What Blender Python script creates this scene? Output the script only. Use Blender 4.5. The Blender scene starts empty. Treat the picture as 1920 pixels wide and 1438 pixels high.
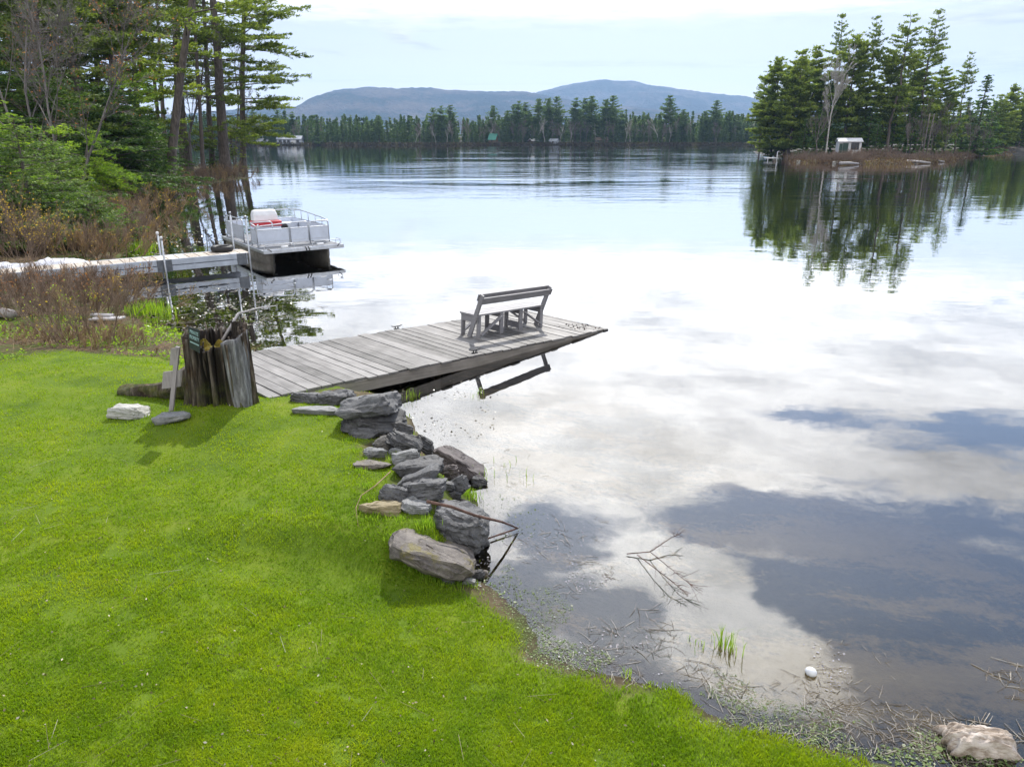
import bpy, bmesh, math, random
import numpy as np
from mathutils import Vector, Matrix, noise as mnoise
R = math.radians
scene = bpy.context.scene
col = scene.collection
rng = np.random.default_rng(7)
random.seed(7)

# ------------------------------------------------------------------ camera
FPX = 1370.0; PITCH = math.atan(461 / FPX); CAMH = 4.0
CP, SP = math.cos(PITCH), math.sin(PITCH)
cam_d = bpy.data.cameras.new('camera'); cam = bpy.data.objects.new('camera', cam_d); col.objects.link(cam)
cam.location = (0, 0, CAMH); cam.rotation_euler = (math.pi / 2 - PITCH, 0, 0)
cam_d.sensor_fit = 'HORIZONTAL'; cam_d.angle = 2 * math.atan(960 / FPX)
cam_d.clip_start = 0.1; cam_d.clip_end = 20000
scene.camera = cam

def P(x, y, z=0.0):
    "world point of height z seen at photo pixel (x, y): used to take positions off the photograph"
    u = (x - 960) / FPX; v = (719 - y) / FPX
    t = (CAMH - z) / (SP - v * CP)
    return Vector((u * t, (CP + v * SP) * t, z))
def PY(x, y, Y):
    "world point at distance Y seen at photo pixel (x, y)"
    u = (x - 960) / FPX; v = (719 - y) / FPX
    t = Y / (CP + v * SP)
    return Vector((u * t, Y, CAMH + t * (v * CP - SP)))

# ------------------------------------------------------------------ objects
def tag(o, label=None, cat=None, group=None, kind=None):
    if label: o['label'] = label
    if cat: o['category'] = cat
    if group: o['group'] = group
    if kind: o['kind'] = kind
    return o
def empty(name, loc, rz=0.0, label=None, cat=None, group=None):
    o = bpy.data.objects.new(name, None); col.objects.link(o)
    o.location = loc; o.rotation_euler = (0, 0, rz); o.empty_display_size = .2
    return tag(o, label, cat, group)
def link(name, me, mat=None, parent=None):
    o = bpy.data.objects.new(name, me); col.objects.link(o)
    if mat is not None and not me.materials: me.materials.append(mat)
    if parent is not None: o.parent = parent
    return o
def mesh_np(name, verts, faces, smooth=False):
    "verts (N,3), faces: list of (M,k) index arrays"
    me = bpy.data.meshes.new(name)
    verts = np.asarray(verts, dtype=np.float32)
    me.vertices.add(len(verts)); me.vertices.foreach_set('co', verts.ravel())
    faces = [np.asarray(f, dtype=np.int32) for f in faces if len(f)]
    loops = np.concatenate([f.ravel() for f in faces])
    tot = np.concatenate([np.full(len(f), f.shape[1], dtype=np.int32) for f in faces])
    start = np.concatenate([[0], np.cumsum(tot)[:-1]]).astype(np.int32)
    me.loops.add(len(loops)); me.loops.foreach_set('vertex_index', loops)
    me.polygons.add(len(tot)); me.polygons.foreach_set('loop_start', start)
    try: me.polygons.foreach_set('loop_total', tot)
    except Exception: pass
    if smooth: me.polygons.foreach_set('use_smooth', np.ones(len(tot), dtype=bool))
    me.update(calc_edges=True); me.validate()
    return me
class MB:
    "collects boxes, bars, tubes, and builds them as one mesh"
    def __init__(s): s.v = []; s.f = []
    def add(s, vs, fs):
        n = len(s.v); s.v += [tuple(p) for p in vs]; s.f += [tuple(i + n for i in f) for f in fs]
    def hexa(s, c):
        s.add(c, [(0, 3, 2, 1), (4, 5, 6, 7), (0, 1, 5, 4), (1, 2, 6, 5), (2, 3, 7, 6), (3, 0, 4, 7)]); return s
    def box(s, c, size, M=None):
        x, y, z = [k / 2 for k in size]
        pts = [Vector(p) for p in ((-x, -y, -z), (x, -y, -z), (x, y, -z), (-x, y, -z), (-x, -y, z), (x, -y, z), (x, y, z), (-x, y, z))]
        if M is not None: pts = [M @ p for p in pts]
        return s.hexa([p + Vector(c) for p in pts])
    def bar(s, a, b, w, h, up=(0, 0, 1)):
        a, b = Vector(a), Vector(b); d = (b - a).normalized(); up = Vector(up)
        if abs(d.dot(up)) > .98: up = Vector((1, 0, 0))
        sx = d.cross(up).normalized() * w / 2; sz = sx.cross(d).normalized() * h / 2
        return s.hexa([a - sx - sz, a + sx - sz, a + sx + sz, a - sx + sz, b - sx - sz, b + sx - sz, b + sx + sz, b - sx + sz])
    def tube(s, pts, r, n=8, cap=True):
        pts = [Vector(p) for p in pts]; rs = r if isinstance(r, (list, tuple)) else [r] * len(pts)
        rings = []; ref = None
        for i, p in enumerate(pts):
            d = (pts[min(i + 1, len(pts) - 1)] - pts[max(i - 1, 0)]).normalized()
            if ref is None:
                ref = d.cross(Vector((0, 0, 1)) if abs(d.z) < .9 else Vector((1, 0, 0))).normalized()
            ref = (ref - d * ref.dot(d)).normalized(); q = d.cross(ref)
            rings.append([p + (ref * math.cos(2 * math.pi * k / n) + q * math.sin(2 * math.pi * k / n)) * rs[i] for k in range(n)])
        vs = [v for ring in rings for v in ring]; fs = []
        for i in range(len(pts) - 1):
            for k in range(n):
                fs.append((i * n + k, i * n + (k + 1) % n, (i + 1) * n + (k + 1) % n, (i + 1) * n + k))
        if cap: fs.append(tuple(range(n))[::-1]); fs.append(tuple((len(pts) - 1) * n + k for k in range(n)))
        s.add(vs, fs); return s
    def build(s, name, mat, parent=None, smooth=False, bevel=0.0):
        me = bpy.data.meshes.new(name); me.from_pydata(s.v, [], s.f); me.update()
        bm = bmesh.new(); bm.from_mesh(me); bmesh.ops.recalc_face_normals(bm, faces=bm.faces)
        if bevel > 0:
            es = [e for e in bm.edges if len(e.link_faces) == 2 and e.calc_face_angle(0) > .5]
            bmesh.ops.bevel(bm, geom=es, offset=bevel, segments=1, affect='EDGES', profile=.5)
        bm.to_mesh(me); bm.free()
        if smooth:
            for p in me.polygons: p.use_smooth = True
        return link(name, me, mat, parent)
def arc(p0, p1, p2, n=5):
    p0, p1, p2 = Vector(p0), Vector(p1), Vector(p2)
    return [p0 * (1 - t) ** 2 + p1 * 2 * t * (1 - t) + p2 * t * t for t in [i / n for i in range(n + 1)]]
def roundpath(pts, r=.08, n=4):
    "polyline with its inner corners rounded"
    pts = [Vector(p) for p in pts]; out = [pts[0]]
    for i in range(1, len(pts) - 1):
        a = pts[i] + (pts[i - 1] - pts[i]).normalized() * r; b = pts[i] + (pts[i + 1] - pts[i]).normalized() * r
        out += arc(a, pts[i], b, n)
    return out + [pts[-1]]

# ------------------------------------------------------------------ materials
class NT:
    def __init__(s, t): s.t = t; s.n = t.nodes; s.l = t.links
    def new(s, ty, **kw):
        n = s.n.new(ty)
        for k, v in kw.items():
            if k.startswith('i_'):
                key = k[2:].replace('_', ' '); n.inputs[key].default_value = v
            else: setattr(n, k, v)
        return n
    def set(s, sock, v):
        if isinstance(v, bpy.types.NodeSocket): s.l.new(v, sock)
        elif isinstance(v, bpy.types.Node): s.l.new(v.outputs[0], sock)
        else: sock.default_value = v
    def math(s, op, a, b=None, c=None, clamp=False):
        n = s.n.new('ShaderNodeMath'); n.operation = op; n.use_clamp = clamp
        for i, v in enumerate((a, b, c)):
            if v is not None: s.set(n.inputs[i], v)
        return n.outputs[0]
    def vmath(s, op, a, b=None, scale=None):
        n = s.n.new('ShaderNodeVectorMath'); n.operation = op
        s.set(n.inputs[0], a)
        if b is not None: s.set(n.inputs[1], b)
        if scale is not None: s.set(n.inputs['Scale'], scale)
        return n.outputs['Value'] if op in ('LENGTH', 'DOT_PRODUCT', 'DISTANCE') else n.outputs[0]
    def noise(s, vec, scale=1., detail=4., rough=.55, dist=0., color=False):
        n = s.n.new('ShaderNodeTexNoise'); s.set(n.inputs['Vector'], vec)
        n.inputs['Scale'].default_value = scale; n.inputs['Detail'].default_value = detail
        n.inputs['Roughness'].default_value = rough; n.inputs['Distortion'].default_value = dist
        return n.outputs['Color' if color else 'Fac']
    def ramp(s, fac, stops):
        n = s.n.new('ShaderNodeValToRGB'); s.set(n.inputs[0], fac); e = n.color_ramp.elements
        while len(e) < len(stops): e.new(.5)
        for el, (p, c) in zip(e, stops):
            el.position = p; el.color = (*c, 1) if len(c) == 3 else c
        return n.outputs[0]
    def mix(s, fac, a, b, mode='MIX'):
        n = s.n.new('ShaderNodeMix'); n.data_type = 'RGBA'; n.blend_type = mode
        s.set(n.inputs[0], fac)
        for i, v in ((6, a), (7, b)):
            if isinstance(v, tuple) and len(v) == 3: v = (*v, 1)
            s.set(n.inputs[i], v)
        return n.outputs[2]
    def rng(s, v, a, b, c=0., d=1., smooth=False):
        n = s.n.new('ShaderNodeMapRange'); s.set(n.inputs[0], v)
        if smooth: n.interpolation_type = 'SMOOTHSTEP'
        n.inputs[1].default_value = a; n.inputs[2].default_value = b; n.inputs[3].default_value = c; n.inputs[4].default_value = d
        return n.outputs[0]
    def mapping(s, vec, loc=(0, 0, 0), rot=(0, 0, 0), scale=(1, 1, 1), ty='POINT'):
        n = s.n.new('ShaderNodeMapping'); n.vector_type = ty; s.set(n.inputs[0], vec)
        n.inputs[1].default_value = loc; n.inputs[2].default_value = rot; n.inputs[3].default_value = scale
        return n.outputs[0]
    def coord(s, which='Object'): return s.n.new('ShaderNodeTexCoord').outputs[which]
    def pos(s): return s.n.new('ShaderNodeNewGeometry').outputs['Position']
    def island(s): return s.n.new('ShaderNodeNewGeometry').outputs['Random Per Island']
    def objrand(s): return s.n.new('ShaderNodeObjectInfo').outputs['Random']
    def bump(s, h, strength=.5, dist=.02, normal=None):
        n = s.n.new('ShaderNodeBump'); s.set(n.inputs['Height'], h)
        n.inputs['Strength'].default_value = strength; n.inputs['Distance'].default_value = dist
        if normal is not None: s.l.new(normal, n.inputs['Normal'])
        return n.outputs[0]
def mat(name):
    m = bpy.data.materials.new(name); m.use_nodes = True; t = NT(m.node_tree)
    b = m.node_tree.nodes['Principled BSDF']
    return m, t, b
def simple(name, c, rough=.6, metal=0., var=.25, scale=6., bump=0., bscale=40., c2=None, spec=.5):
    "plain painted or metal surface with a little wear"
    m, t, b = mat(name); p = t.coord()
    n = t.noise(p, scale, 5, .6)
    c2 = c2 or tuple(k * (1 - var) for k in c)
    t.set(b.inputs['Base Color'], t.ramp(n, [(.3, c2), (.65, c)]))
    t.set(b.inputs['Roughness'], t.rng(t.noise(p, scale * 3, 3), .3, .7, max(rough - .1, .02), min(rough + .12, 1)))
    b.inputs['Metallic'].default_value = metal; b.inputs['Specular IOR Level'].default_value = spec
    if bump: t.set(b.inputs['Normal'], t.bump(t.noise(p, bscale, 4), bump, .01))
    return m
FOL = 2.25
def foliage(name, ca, cb, cc, trans=.45, scale=.5, rough=.6):
    "needles or leaves: reflecting and letting light through, tone changing from clump to clump"
    m, t, b = mat(name); out = m.node_tree.nodes['Material Output']
    n = t.noise(t.coord(), scale, 3, .6); r = t.island()
    f = t.math('ADD', t.math('MULTIPLY', n, .72), t.math('MULTIPLY', r, .28))
    fol = FOL * (.95 if name.startswith('far') else 1.)
    ca, cb, cc = [tuple(min(k * fol, .6) for k in q_) for q_ in (ca, cb, cc)]
    c = t.ramp(f, [(.3, ca), (.5, cb), (.68, cc)])
    c = t.mix(t.math('MULTIPLY', t.objrand(), .45), c, t.mix(1., c, (.75, .8, .95), 'MULTIPLY'))
    t.set(b.inputs['Base Color'], c); b.inputs['Roughness'].default_value = rough; b.inputs['Specular IOR Level'].default_value = .35
    tr = t.new('ShaderNodeBsdfTranslucent'); t.set(tr.inputs[0], t.mix(1., c, (1.25, 1.25, .6), 'MULTIPLY'))
    mx = t.new('ShaderNodeMixShader'); mx.inputs[0].default_value = trans
    t.l.new(b.outputs[0], mx.inputs[1]); t.l.new(tr.outputs[0], mx.inputs[2]); t.l.new(mx.outputs[0], out.inputs[0])
    return m
def bark(name, ca, cb, scale=1., stretch=6.):
    m, t, b = mat(name); p = t.mapping(t.coord(), scale=(stretch * scale, stretch * scale, scale))
    n = t.noise(p, 2.2, 6, .65)
    t.set(b.inputs['Base Color'], t.ramp(n, [(.3, ca), (.7, cb)]))
    b.inputs['Roughness'].default_value = .85; t.set(b.inputs['Normal'], t.bump(n, .8, .04))
    return m
def weathered(name, dark, light, axis='X', sheen=.55):
    "old grey plank wood: tone differs board by board, grain runs along the board"
    m, t, b = mat(name); p = t.coord(); r = t.island()
    sc = {'X': (1.2, 22, 22), 'Y': (22, 1.2, 22), 'Z': (22, 22, 1.2)}[axis]
    off = t.new('ShaderNodeCombineXYZ'); t.set(off.inputs[0], t.math('MULTIPLY', r, 37.)); t.set(off.inputs[1], t.math('MULTIPLY', r, 19.)); t.set(off.inputs[2], t.math('MULTIPLY', r, 7.))
    g = t.noise(t.vmath('ADD', t.mapping(p, scale=sc), off), 1.6, 6, .7)
    bl = t.noise(t.vmath('ADD', p, off), 2.3, 4, .6)
    f = t.math('ADD', t.math('MULTIPLY', g, .5), t.math('ADD', t.math('MULTIPLY', bl, .35), t.math('MULTIPLY', r, .22)))
    t.set(b.inputs['Base Color'], t.ramp(f, [(.36, dark), (.55, tuple((a + c) / 2 for a, c in zip(dark, light))), (.72, light)]))
    b.inputs['Roughness'].default_value = sheen; t.set(b.inputs['Normal'], t.bump(g, .5, .006))
    return m
M = {}
M['dock_top'] = weathered('dock_boards', (.035, .033, .031), (.26, .25, .245), 'Y', .68)
M['dock_side'] = weathered('dock_skirt', (.08, .072, .062), (.28, .255, .23), 'X', .7)
M['bench'] = weathered('bench_wood', (.085, .085, .10), (.27, .265, .28), 'X', .6)
M['post_wood'] = weathered('post_wood', (.13, .12, .13), (.34, .31, .33), 'Z', .7)
M['alu'] = simple('aluminium', (.62, .66, .72), .38, .5, .3, 5., .15, 60.)
M['galv'] = simple('galvanised_pipe', (.50, .53, .57), .42, .8, .35, 9., .2, 50.)
M['dockmetal'] = simple('dock_beam_metal', (.50, .56, .66), .5, .15, .25, 3., .1, 40.)
M['plate'] = simple('joint_plate', (.16, .18, .21), .55, .4, .35, 8.)
M['boatpanel'] = simple('boat_panel', (.62, .68, .80), .35, .0, .18, 2.5)
M['white'] = simple('white_vinyl', (.74, .76, .80), .45, 0, .15, 3.5)
M['red'] = simple('red_vinyl', (.55, .03, .045), .45, 0, .3, 4.)
M['grey'] = simple('grey_carpet', (.20, .21, .23), .85, 0, .3, 8., .4, 120.)
M['dark'] = simple('dark_rubber', (.018, .018, .02), .6, 0, .3, 9.)
M['pontoon'] = simple('pontoon_metal', (.36, .34, .31), .5, .3, .45, 2.5, .2, 14., c2=(.14, .13, .11))
M['iron'] = simple('black_iron', (.03, .03, .033), .5, .6, .3, 12.)
M['tarp'] = simple('white_tarpaulin', (.60, .61, .67), .5, 0, .3, 3., .5, 9.)
M['signplate'] = simple('dark_sign_face', (.012, .02, .022), .5, 0, .3, 10.)
M['signtext'] = simple('pale_lettering', (.34, .52, .56), .6, 0, .2, 30.)
M['dryplank'] = weathered('driftwood_plank', (.18, .165, .165), (.50, .48, .49), 'X', .7)
M['bark_pine'] = bark('pine_bark', (.045, .037, .033), (.19, .16, .145), .8, 5.)
M['bark_far'] = bark('far_bark', (.035, .03, .027), (.12, .105, .095), .5, 4.)
M['bark_grey'] = bark('grey_bark', (.075, .068, .066), (.24, .22, .215), 1., 4.)
M['bark_birch'] = bark('birch_bark', (.20, .19, .18), (.62, .60, .57), 1.2, 2.)
M['twig_red'] = bark('reddish_twigs', (.10, .07, .052), (.30, .22, .165), 1., 1.5)
M['twig_tan'] = bark('tan_twigs', (.13, .085, .05), (.42, .30, .17), 1., 1.5)
M['twig_grey'] = bark('grey_twigs', (.07, .06, .055), (.26, .23, .21), 1., 1.5)
M['pine_leaf'] = foliage('pine_needles', (.034, .054, .013), (.078, .108, .022), (.14, .172, .03), .45, .35)
M['pine_dark'] = foliage('dark_pine_needles', (.027, .044, .015), (.056, .082, .021), (.098, .122, .03), .35, .35)
M['pine_bright'] = foliage('young_pine_needles', (.05, .10, .014), (.10, .165, .02), (.18, .24, .028), .5, .45)
M['spruce_leaf'] = foliage('spruce_needles', (.020, .042, .011), (.05, .09, .019), (.11, .155, .032), .35, .8)
M['hemlock_leaf'] = foliage('hemlock_needles', (.014, .034, .010), (.032, .064, .014), (.07, .115, .022), .35, .6)
M['far_leaf'] = foliage('far_needles', (.016, .036, .014), (.035, .066, .022), (.068, .10, .03), .4, .12)
M['far_pine'] = foliage('far_pine_needles', (.028, .055, .022), (.055, .095, .035), (.09, .135, .045), .35, .15)
M['isl_leaf'] = foliage('island_needles', (.048, .074, .02), (.095, .13, .03), (.16, .19, .042), .5, .2)
M['bud_yellow'] = foliage('yellow_buds', (.14, .10, .02), (.20, .14, .025), (.27, .19, .04), .5, 2.)
M['bud_green'] = foliage('green_buds', (.09, .14, .015), (.15, .22, .02), (.22, .28, .03), .5, 2.)
M['leaf_brown'] = foliage('old_brown_leaves', (.09, .035, .015), (.15, .065, .03), (.20, .11, .055), .45, 2.)
M['reed'] = foliage('green_reeds', (.06, .11, .010), (.10, .17, .013), (.17, .23, .025), .5, 4.)
M['willow'] = foliage('pale_willow_leaves', (.09, .12, .045), (.13, .165, .06), (.17, .20, .075), .4, .4)
HAZE = 1.2e-4; EXPO = 1.12
# ------------------------------------------------------------------ terrain
def ss(x, a=0., b=1.):
    t = np.clip((np.asarray(x, float) - a) / (b - a), 0, 1); return t * t * (3 - 2 * t)
def vnoise(x, y, s, seed=0):
    "smooth value noise on arrays"
    x = np.asarray(x, float) * s + seed * 17.3; y = np.asarray(y, float) * s + seed * 9.1
    xi = np.floor(x).astype(np.int64); yi = np.floor(y).astype(np.int64); fx = x - xi; fy = y - yi
    fx = fx * fx * (3 - 2 * fx); fy = fy * fy * (3 - 2 * fy)
    def h(i, j):
        n = (i * 374761393 + j * 668265263 + seed * 1442695) & 0x7fffffff
        n = ((n ^ (n >> 13)) * 1274126177) & 0x7fffffff
        return ((n ^ (n >> 16)) & 0xffff) / 65535.
    return (h(xi, yi) * (1 - fx) + h(xi + 1, yi) * fx) * (1 - fy) + (h(xi, yi + 1) * (1 - fx) + h(xi + 1, yi + 1) * fx) * fy
def fbm(x, y, s, seed=0, oct=4):
    a = 0.; w = .5; t = 0.
    for o in range(oct):
        a = a + w * vnoise(x, y, s * 2 ** o, seed + o); t += w; w *= .5
    return a / t
def sdist(px, py, poly):
    "signed distance to polygon, positive inside"
    px = np.asarray(px, float); py = np.asarray(py, float)
    d2 = np.full(px.shape, 1e18); ins = np.zeros(px.shape, bool); n = len(poly)
    for i in range(n):
        x0, y0 = poly[i]; x1, y1 = poly[(i + 1) % n]; ex, ey = x1 - x0, y1 - y0
        t = np.clip(((px - x0) * ex + (py - y0) * ey) / (ex * ex + ey * ey + 1e-12), 0, 1)
        d2 = np.minimum(d2, (px - x0 - t * ex) ** 2 + (py - y0 - t * ey) ** 2)
        if y0 != y1:
            ins ^= ((y0 > py) != (y1 > py)) & (px < (x1 - x0) * (py - y0) / (y1 - y0) + x0)
    return np.where(ins, 1, -1) * np.sqrt(d2)
SHPX = [(1700, 1438), (1560, 1400), (1430, 1368), (1330, 1330), (1260, 1290), (1180, 1268), (1090, 1250), (1010, 1225), (985, 1160), (930, 1100), (890, 1080), (898, 1000), (890, 920), (815, 850), (745, 765), (640, 748), (480, 668), (340, 632), (270, 612), (235, 575), (245, 515), (235, 470), (250, 430), (290, 388), (325, 366), (400, 345), (468, 333), (465, 318)]
SHORE = [(60, -60), (30, -4), (8, 1.6), (4.2, 3.1)] + [tuple(P(*p)[:2]) for p in SHPX] + [(-34.8, 104), (-60, 112), (-140, 108), (-420, 140), (-420, -60)]
def near_h(x, y):
    x = np.asarray(x, float); y = np.asarray(y, float)
    wob = (fbm(x, y, 1.1, 3, 3) - .5) * np.clip(.22 + .03 * (y - 6), .15, 4.)
    d = sdist(x, y, SHORE) + wob
    rock = ss(y, 5.7, 6.4) * (1 - ss(y, 11.0, 12.5))
    left = ss(y, 12.2, 15.)
    dl = np.maximum(d, 0)
    marsh = .05 * ss(dl, 0, .35) + .40 * ss(dl, .25, 3.2)
    bank = .40 * ss(dl, 0, .55) + .08 * ss(dl, .4, 2.)
    lft = .12 * ss(dl, 0, 1.) + .3 * ss(dl, .6, 5.) + .9 * ss(dl, 4, 26)
    hl = (marsh * (1 - rock) + bank * rock) * (1 - left) + lft * left
    hl = hl + ss(dl, .2, 1.2) * ((fbm(x, y, .9, 11, 4) - .5) * .09 + (fbm(x, y, 4.5, 21, 2) - .5) * .03)
    mound = .14 * np.exp(-(((x + 3.95) / .75) ** 2 + ((y - 9.1) / .55) ** 2))
    for (bx, by, br, bh) in BUMPS: mound = mound + bh * np.exp(-((x - bx) ** 2 + ((y - by) * 1.3) ** 2) / br ** 2)
    hl = hl + mound * ss(dl, 0, .4)
    ax_ = (x + 3.47) * .7127 + (y - 10.08) * .7014; bx_ = -(x + 3.47) * .7014 + (y - 10.08) * .7127
    under = ss(ax_, -.25, .0) * (1 - ss(ax_, 7.8, 8.)) * ss(bx_, -.22, .02) * (1 - ss(bx_, 2.62, 2.85))
    hl = hl * (1 - under) + np.minimum(hl, .18) * under
    db = np.maximum(-d, 0)
    hb = -(.05 * ss(db, 0, .3) + .20 * np.minimum(db, 3) + .06 * np.clip(db - 3, 0, 40)) + (fbm(x, y, 1.6, 5, 3) - .5) * .08 * ss(db, .1, .8)
    return np.where(d > 0, hl, np.maximum(hb, -2.6)), d
BUMPS = []
for (bx, by, br, bh) in [(500, 1080, .16, .05), (425, 1120, .22, .03), (300, 1330, .25, .03), (760, 1290, .35, .03), (620, 1010, .3, .02)]:
    _p = P(bx, by, .5); BUMPS.append((_p.x, _p.y, br, bh))
def gz(x, y): return float(near_h(np.array([x]), np.array([y]))[0][0])
def G(px, py, lift=0.):
    "point of the near ground seen at photo pixel"
    z = .4
    for _ in range(12):
        p = P(px, py, z); z = .5 * z + .5 * max(gz(p.x, p.y), 0.)
    p = P(px, py, z); p.z = max(gz(p.x, p.y), 0.) + lift
    return p
def axis_lines(fine0, fine1, step, lo, hi, grow=1.13):
    a = list(np.arange(fine0, fine1 + 1e-6, step))
    s = step; v = a[-1]
    while v < hi: s = min(s * grow, 25.); v += s; a.append(v)
    s = step; v = a[0]
    while v > lo: s = min(s * grow, 25.); v -= s; a.insert(0, v)
    return np.array(a)
gx = axis_lines(-10.5, 7.5, .085, -430, 560, 1.07); gy = axis_lines(3., 15.5, .085, -60, 470, 1.05)
XX, YY = np.meshgrid(gx, gy); ZZ, DD = near_h(XX.ravel(), YY.ravel())
def grid_faces(nx, ny):
    i = np.arange(nx * ny).reshape(ny, nx)
    return np.stack([i[:-1, :-1].ravel(), i[:-1, 1:].ravel(), i[1:, 1:].ravel(), i[1:, :-1].ravel()], 1)
me = mesh_np('ground', np.stack([XX.ravel(), YY.ravel(), ZZ], 1), [grid_faces(len(gx), len(gy))], True)
ROCKPX = [(545, 742), (560, 752), (640, 770), (655, 812), (690, 840), (672, 872), (735, 900), (690, 945), (760, 962), (805, 975), (850, 1030), (900, 1060), (905, 990), (915, 890), (830, 830), (770, 770), (700, 735)]
ROCKPOLY = [tuple(P(a, b_, .3)[:2]) for a, b_ in ROCKPX]
def lawn_w(x, y, d):
    "1 where the mown lawn grows"
    e = 12.35 + .05 * x + (fbm(x, y, .8, 31, 3) - .5) * 1.6 + np.exp(-((x + 6.6) / 1.2) ** 2) * 1.0
    rk_ = 1 - .92 * ss(sdist(x, y, ROCKPOLY) + (fbm(x, y, 3.5, 43, 2) - .5) * .5, -.05, .12)
    return rk_ * ss(e - y, -.3, .5) * ss(d + (fbm(x, y, 2.2, 41, 3) - .5) * .55, -.02, .26)
LW = lawn_w(XX.ravel(), YY.ravel(), DD)
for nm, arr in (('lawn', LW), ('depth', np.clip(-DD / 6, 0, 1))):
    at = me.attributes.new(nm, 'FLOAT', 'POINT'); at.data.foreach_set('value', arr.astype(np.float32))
m, t, b = mat('lake_ground')
p = t.pos()
lawn = t.new('ShaderNodeAttribute', attribute_name='lawn').outputs['Fac']
moss = t.ramp(t.noise(p, 1.3, 6, .65), [(.3, (.055, .10, .006)), (.5, (.095, .15, .008)), (.7, (.14, .185, .012))])
litter = t.ramp(t.noise(p, 5., 6, .7), [(.3, (.035, .026, .018)), (.5, (.085, .06, .038)), (.72, (.17, .13, .085))])
mossy = t.mix(t.rng(t.noise(p, .9, 5), .48, .62), litter, (.06, .085, .012))
land = t.mix(lawn, mossy, moss)
bedn = t.noise(t.mapping(p, rot=(0, 0, .75), scale=(.42, 1., 1)), .75, 5, .6)
bed = t.ramp(t.math('ADD', bedn, t.math('MULTIPLY', t.math('SUBTRACT', t.noise(p, 9., 6, .75), .5), .34)), [(.38, (.016, .036, .022)), (.46, (.06, .07, .032)), (.54, (.36, .27, .11)), (.75, (.52, .40, .18))])
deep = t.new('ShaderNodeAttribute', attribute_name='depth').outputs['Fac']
bed = t.mix(t.rng(deep, .5, .98), bed, (.02, .02, .014))  # bed painted darker with distance from shore, standing in for deep water's dimming
sepz = t.new('ShaderNodeSeparateXYZ'); t.set(sepz.inputs[0], p)
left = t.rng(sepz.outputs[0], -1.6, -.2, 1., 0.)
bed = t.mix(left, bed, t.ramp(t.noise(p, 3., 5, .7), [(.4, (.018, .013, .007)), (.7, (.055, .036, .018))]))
wet = t.mix(t.rng(t.noise(p, 9., 4), .4, .6), (.03, .022, .014), (.055, .05, .03))
bed = t.mix(t.rng(sepz.outputs[2], -.16, -.05), bed, wet)
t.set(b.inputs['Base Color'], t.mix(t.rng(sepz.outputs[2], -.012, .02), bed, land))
b.inputs['Roughness'].default_value = .95; b.inputs['Specular IOR Level'].default_value = .2
t.set(b.inputs['Normal'], t.bump(t.noise(p, 22., 5, .7), .7, .02))
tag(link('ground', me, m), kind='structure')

# ------------------------------------------------------------------ water
m, t, b = mat('lake_water'); out = m.node_tree.nodes['Material Output']; m.node_tree.nodes.remove(b)
p = t.pos(); sep = t.new('ShaderNodeSeparateXYZ'); t.set(sep.inputs[0], p)
warp = t.mapping(p, rot=(0, 0, .2), scale=(.6, 1, 1))
far = t.rng(sep.outputs[1], 22., 85., 0., 1., True)
gust = t.rng(t.noise(t.mapping(p, scale=(.012, .03, 1)), 1., 4, .6), .42, .6, .12, 1.)
lee = t.math('SUBTRACT', 1., t.math('MULTIPLY', t.rng(sep.outputs[0], 22., 55., 0., .85, True), t.rng(sep.outputs[1], 150., 110., 0., 1., True)))
lee2 = t.rng(sep.outputs[0], -26., -9., .12, 1., True)
ruffle = t.math('MULTIPLY', t.math('MULTIPLY', far, gust), t.math('MULTIPLY', lee, lee2))
mid = t.rng(sep.outputs[1], 8., 24., .25, 1., True)
h = t.math('MULTIPLY', t.noise(warp, .9, 3, .5), t.math('MULTIPLY', mid, .0052))
h = t.math('ADD', h, t.math('MULTIPLY', t.noise(warp, 3.2, 2, .5), t.math('MULTIPLY', mid, .0006)))
h = t.math('ADD', h, t.math('MULTIPLY', t.noise(warp, .30, 2, .5), t.math('ADD', .006, t.math('MULTIPLY', far, .02))))
h = t.math('ADD', h, t.math('MULTIPLY', t.noise(warp, .55, 4, .6), t.math('MULTIPLY', ruffle, .075)))
h = t.math('ADD', h, t.math('MULTIPLY', t.noise(t.mapping(p, scale=(.35, 1, 1)), .16, 3, .6), t.math('MULTIPLY', ruffle, .10)))
nrm = t.bump(h, 1., 1.)
fr = t.new('ShaderNodeFresnel'); fr.inputs['IOR'].default_value = 1.5; t.l.new(nrm, fr.inputs['Normal'])
gl = t.new('ShaderNodeBsdfGlossy'); gl.inputs['Roughness'].default_value = .012; gl.inputs['Color'].default_value = (1, 1, 1, 1); t.l.new(nrm, gl.inputs['Normal'])
trn = t.new('ShaderNodeBsdfTransparent'); trn.inputs[0].default_value = (.80, .77, .68, 1)
mx = t.new('ShaderNodeMixShader'); t.set(mx.inputs[0], t.math('MULTIPLY_ADD', fr.outputs[0], 2.05, -.04, clamp=True)); t.l.new(trn.outputs[0], mx.inputs[1]); t.l.new(gl.outputs[0], mx.inputs[2])
t.l.new(mx.outputs[0], out.inputs[0])
WATER = m
w = MB(); w.add([(-425, -58, 0), (560, -58, 0), (560, 468, 0), (-425, 468, 0)], [(0, 1, 2, 3)])
tag(w.build('water', m), kind='structure')

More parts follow.
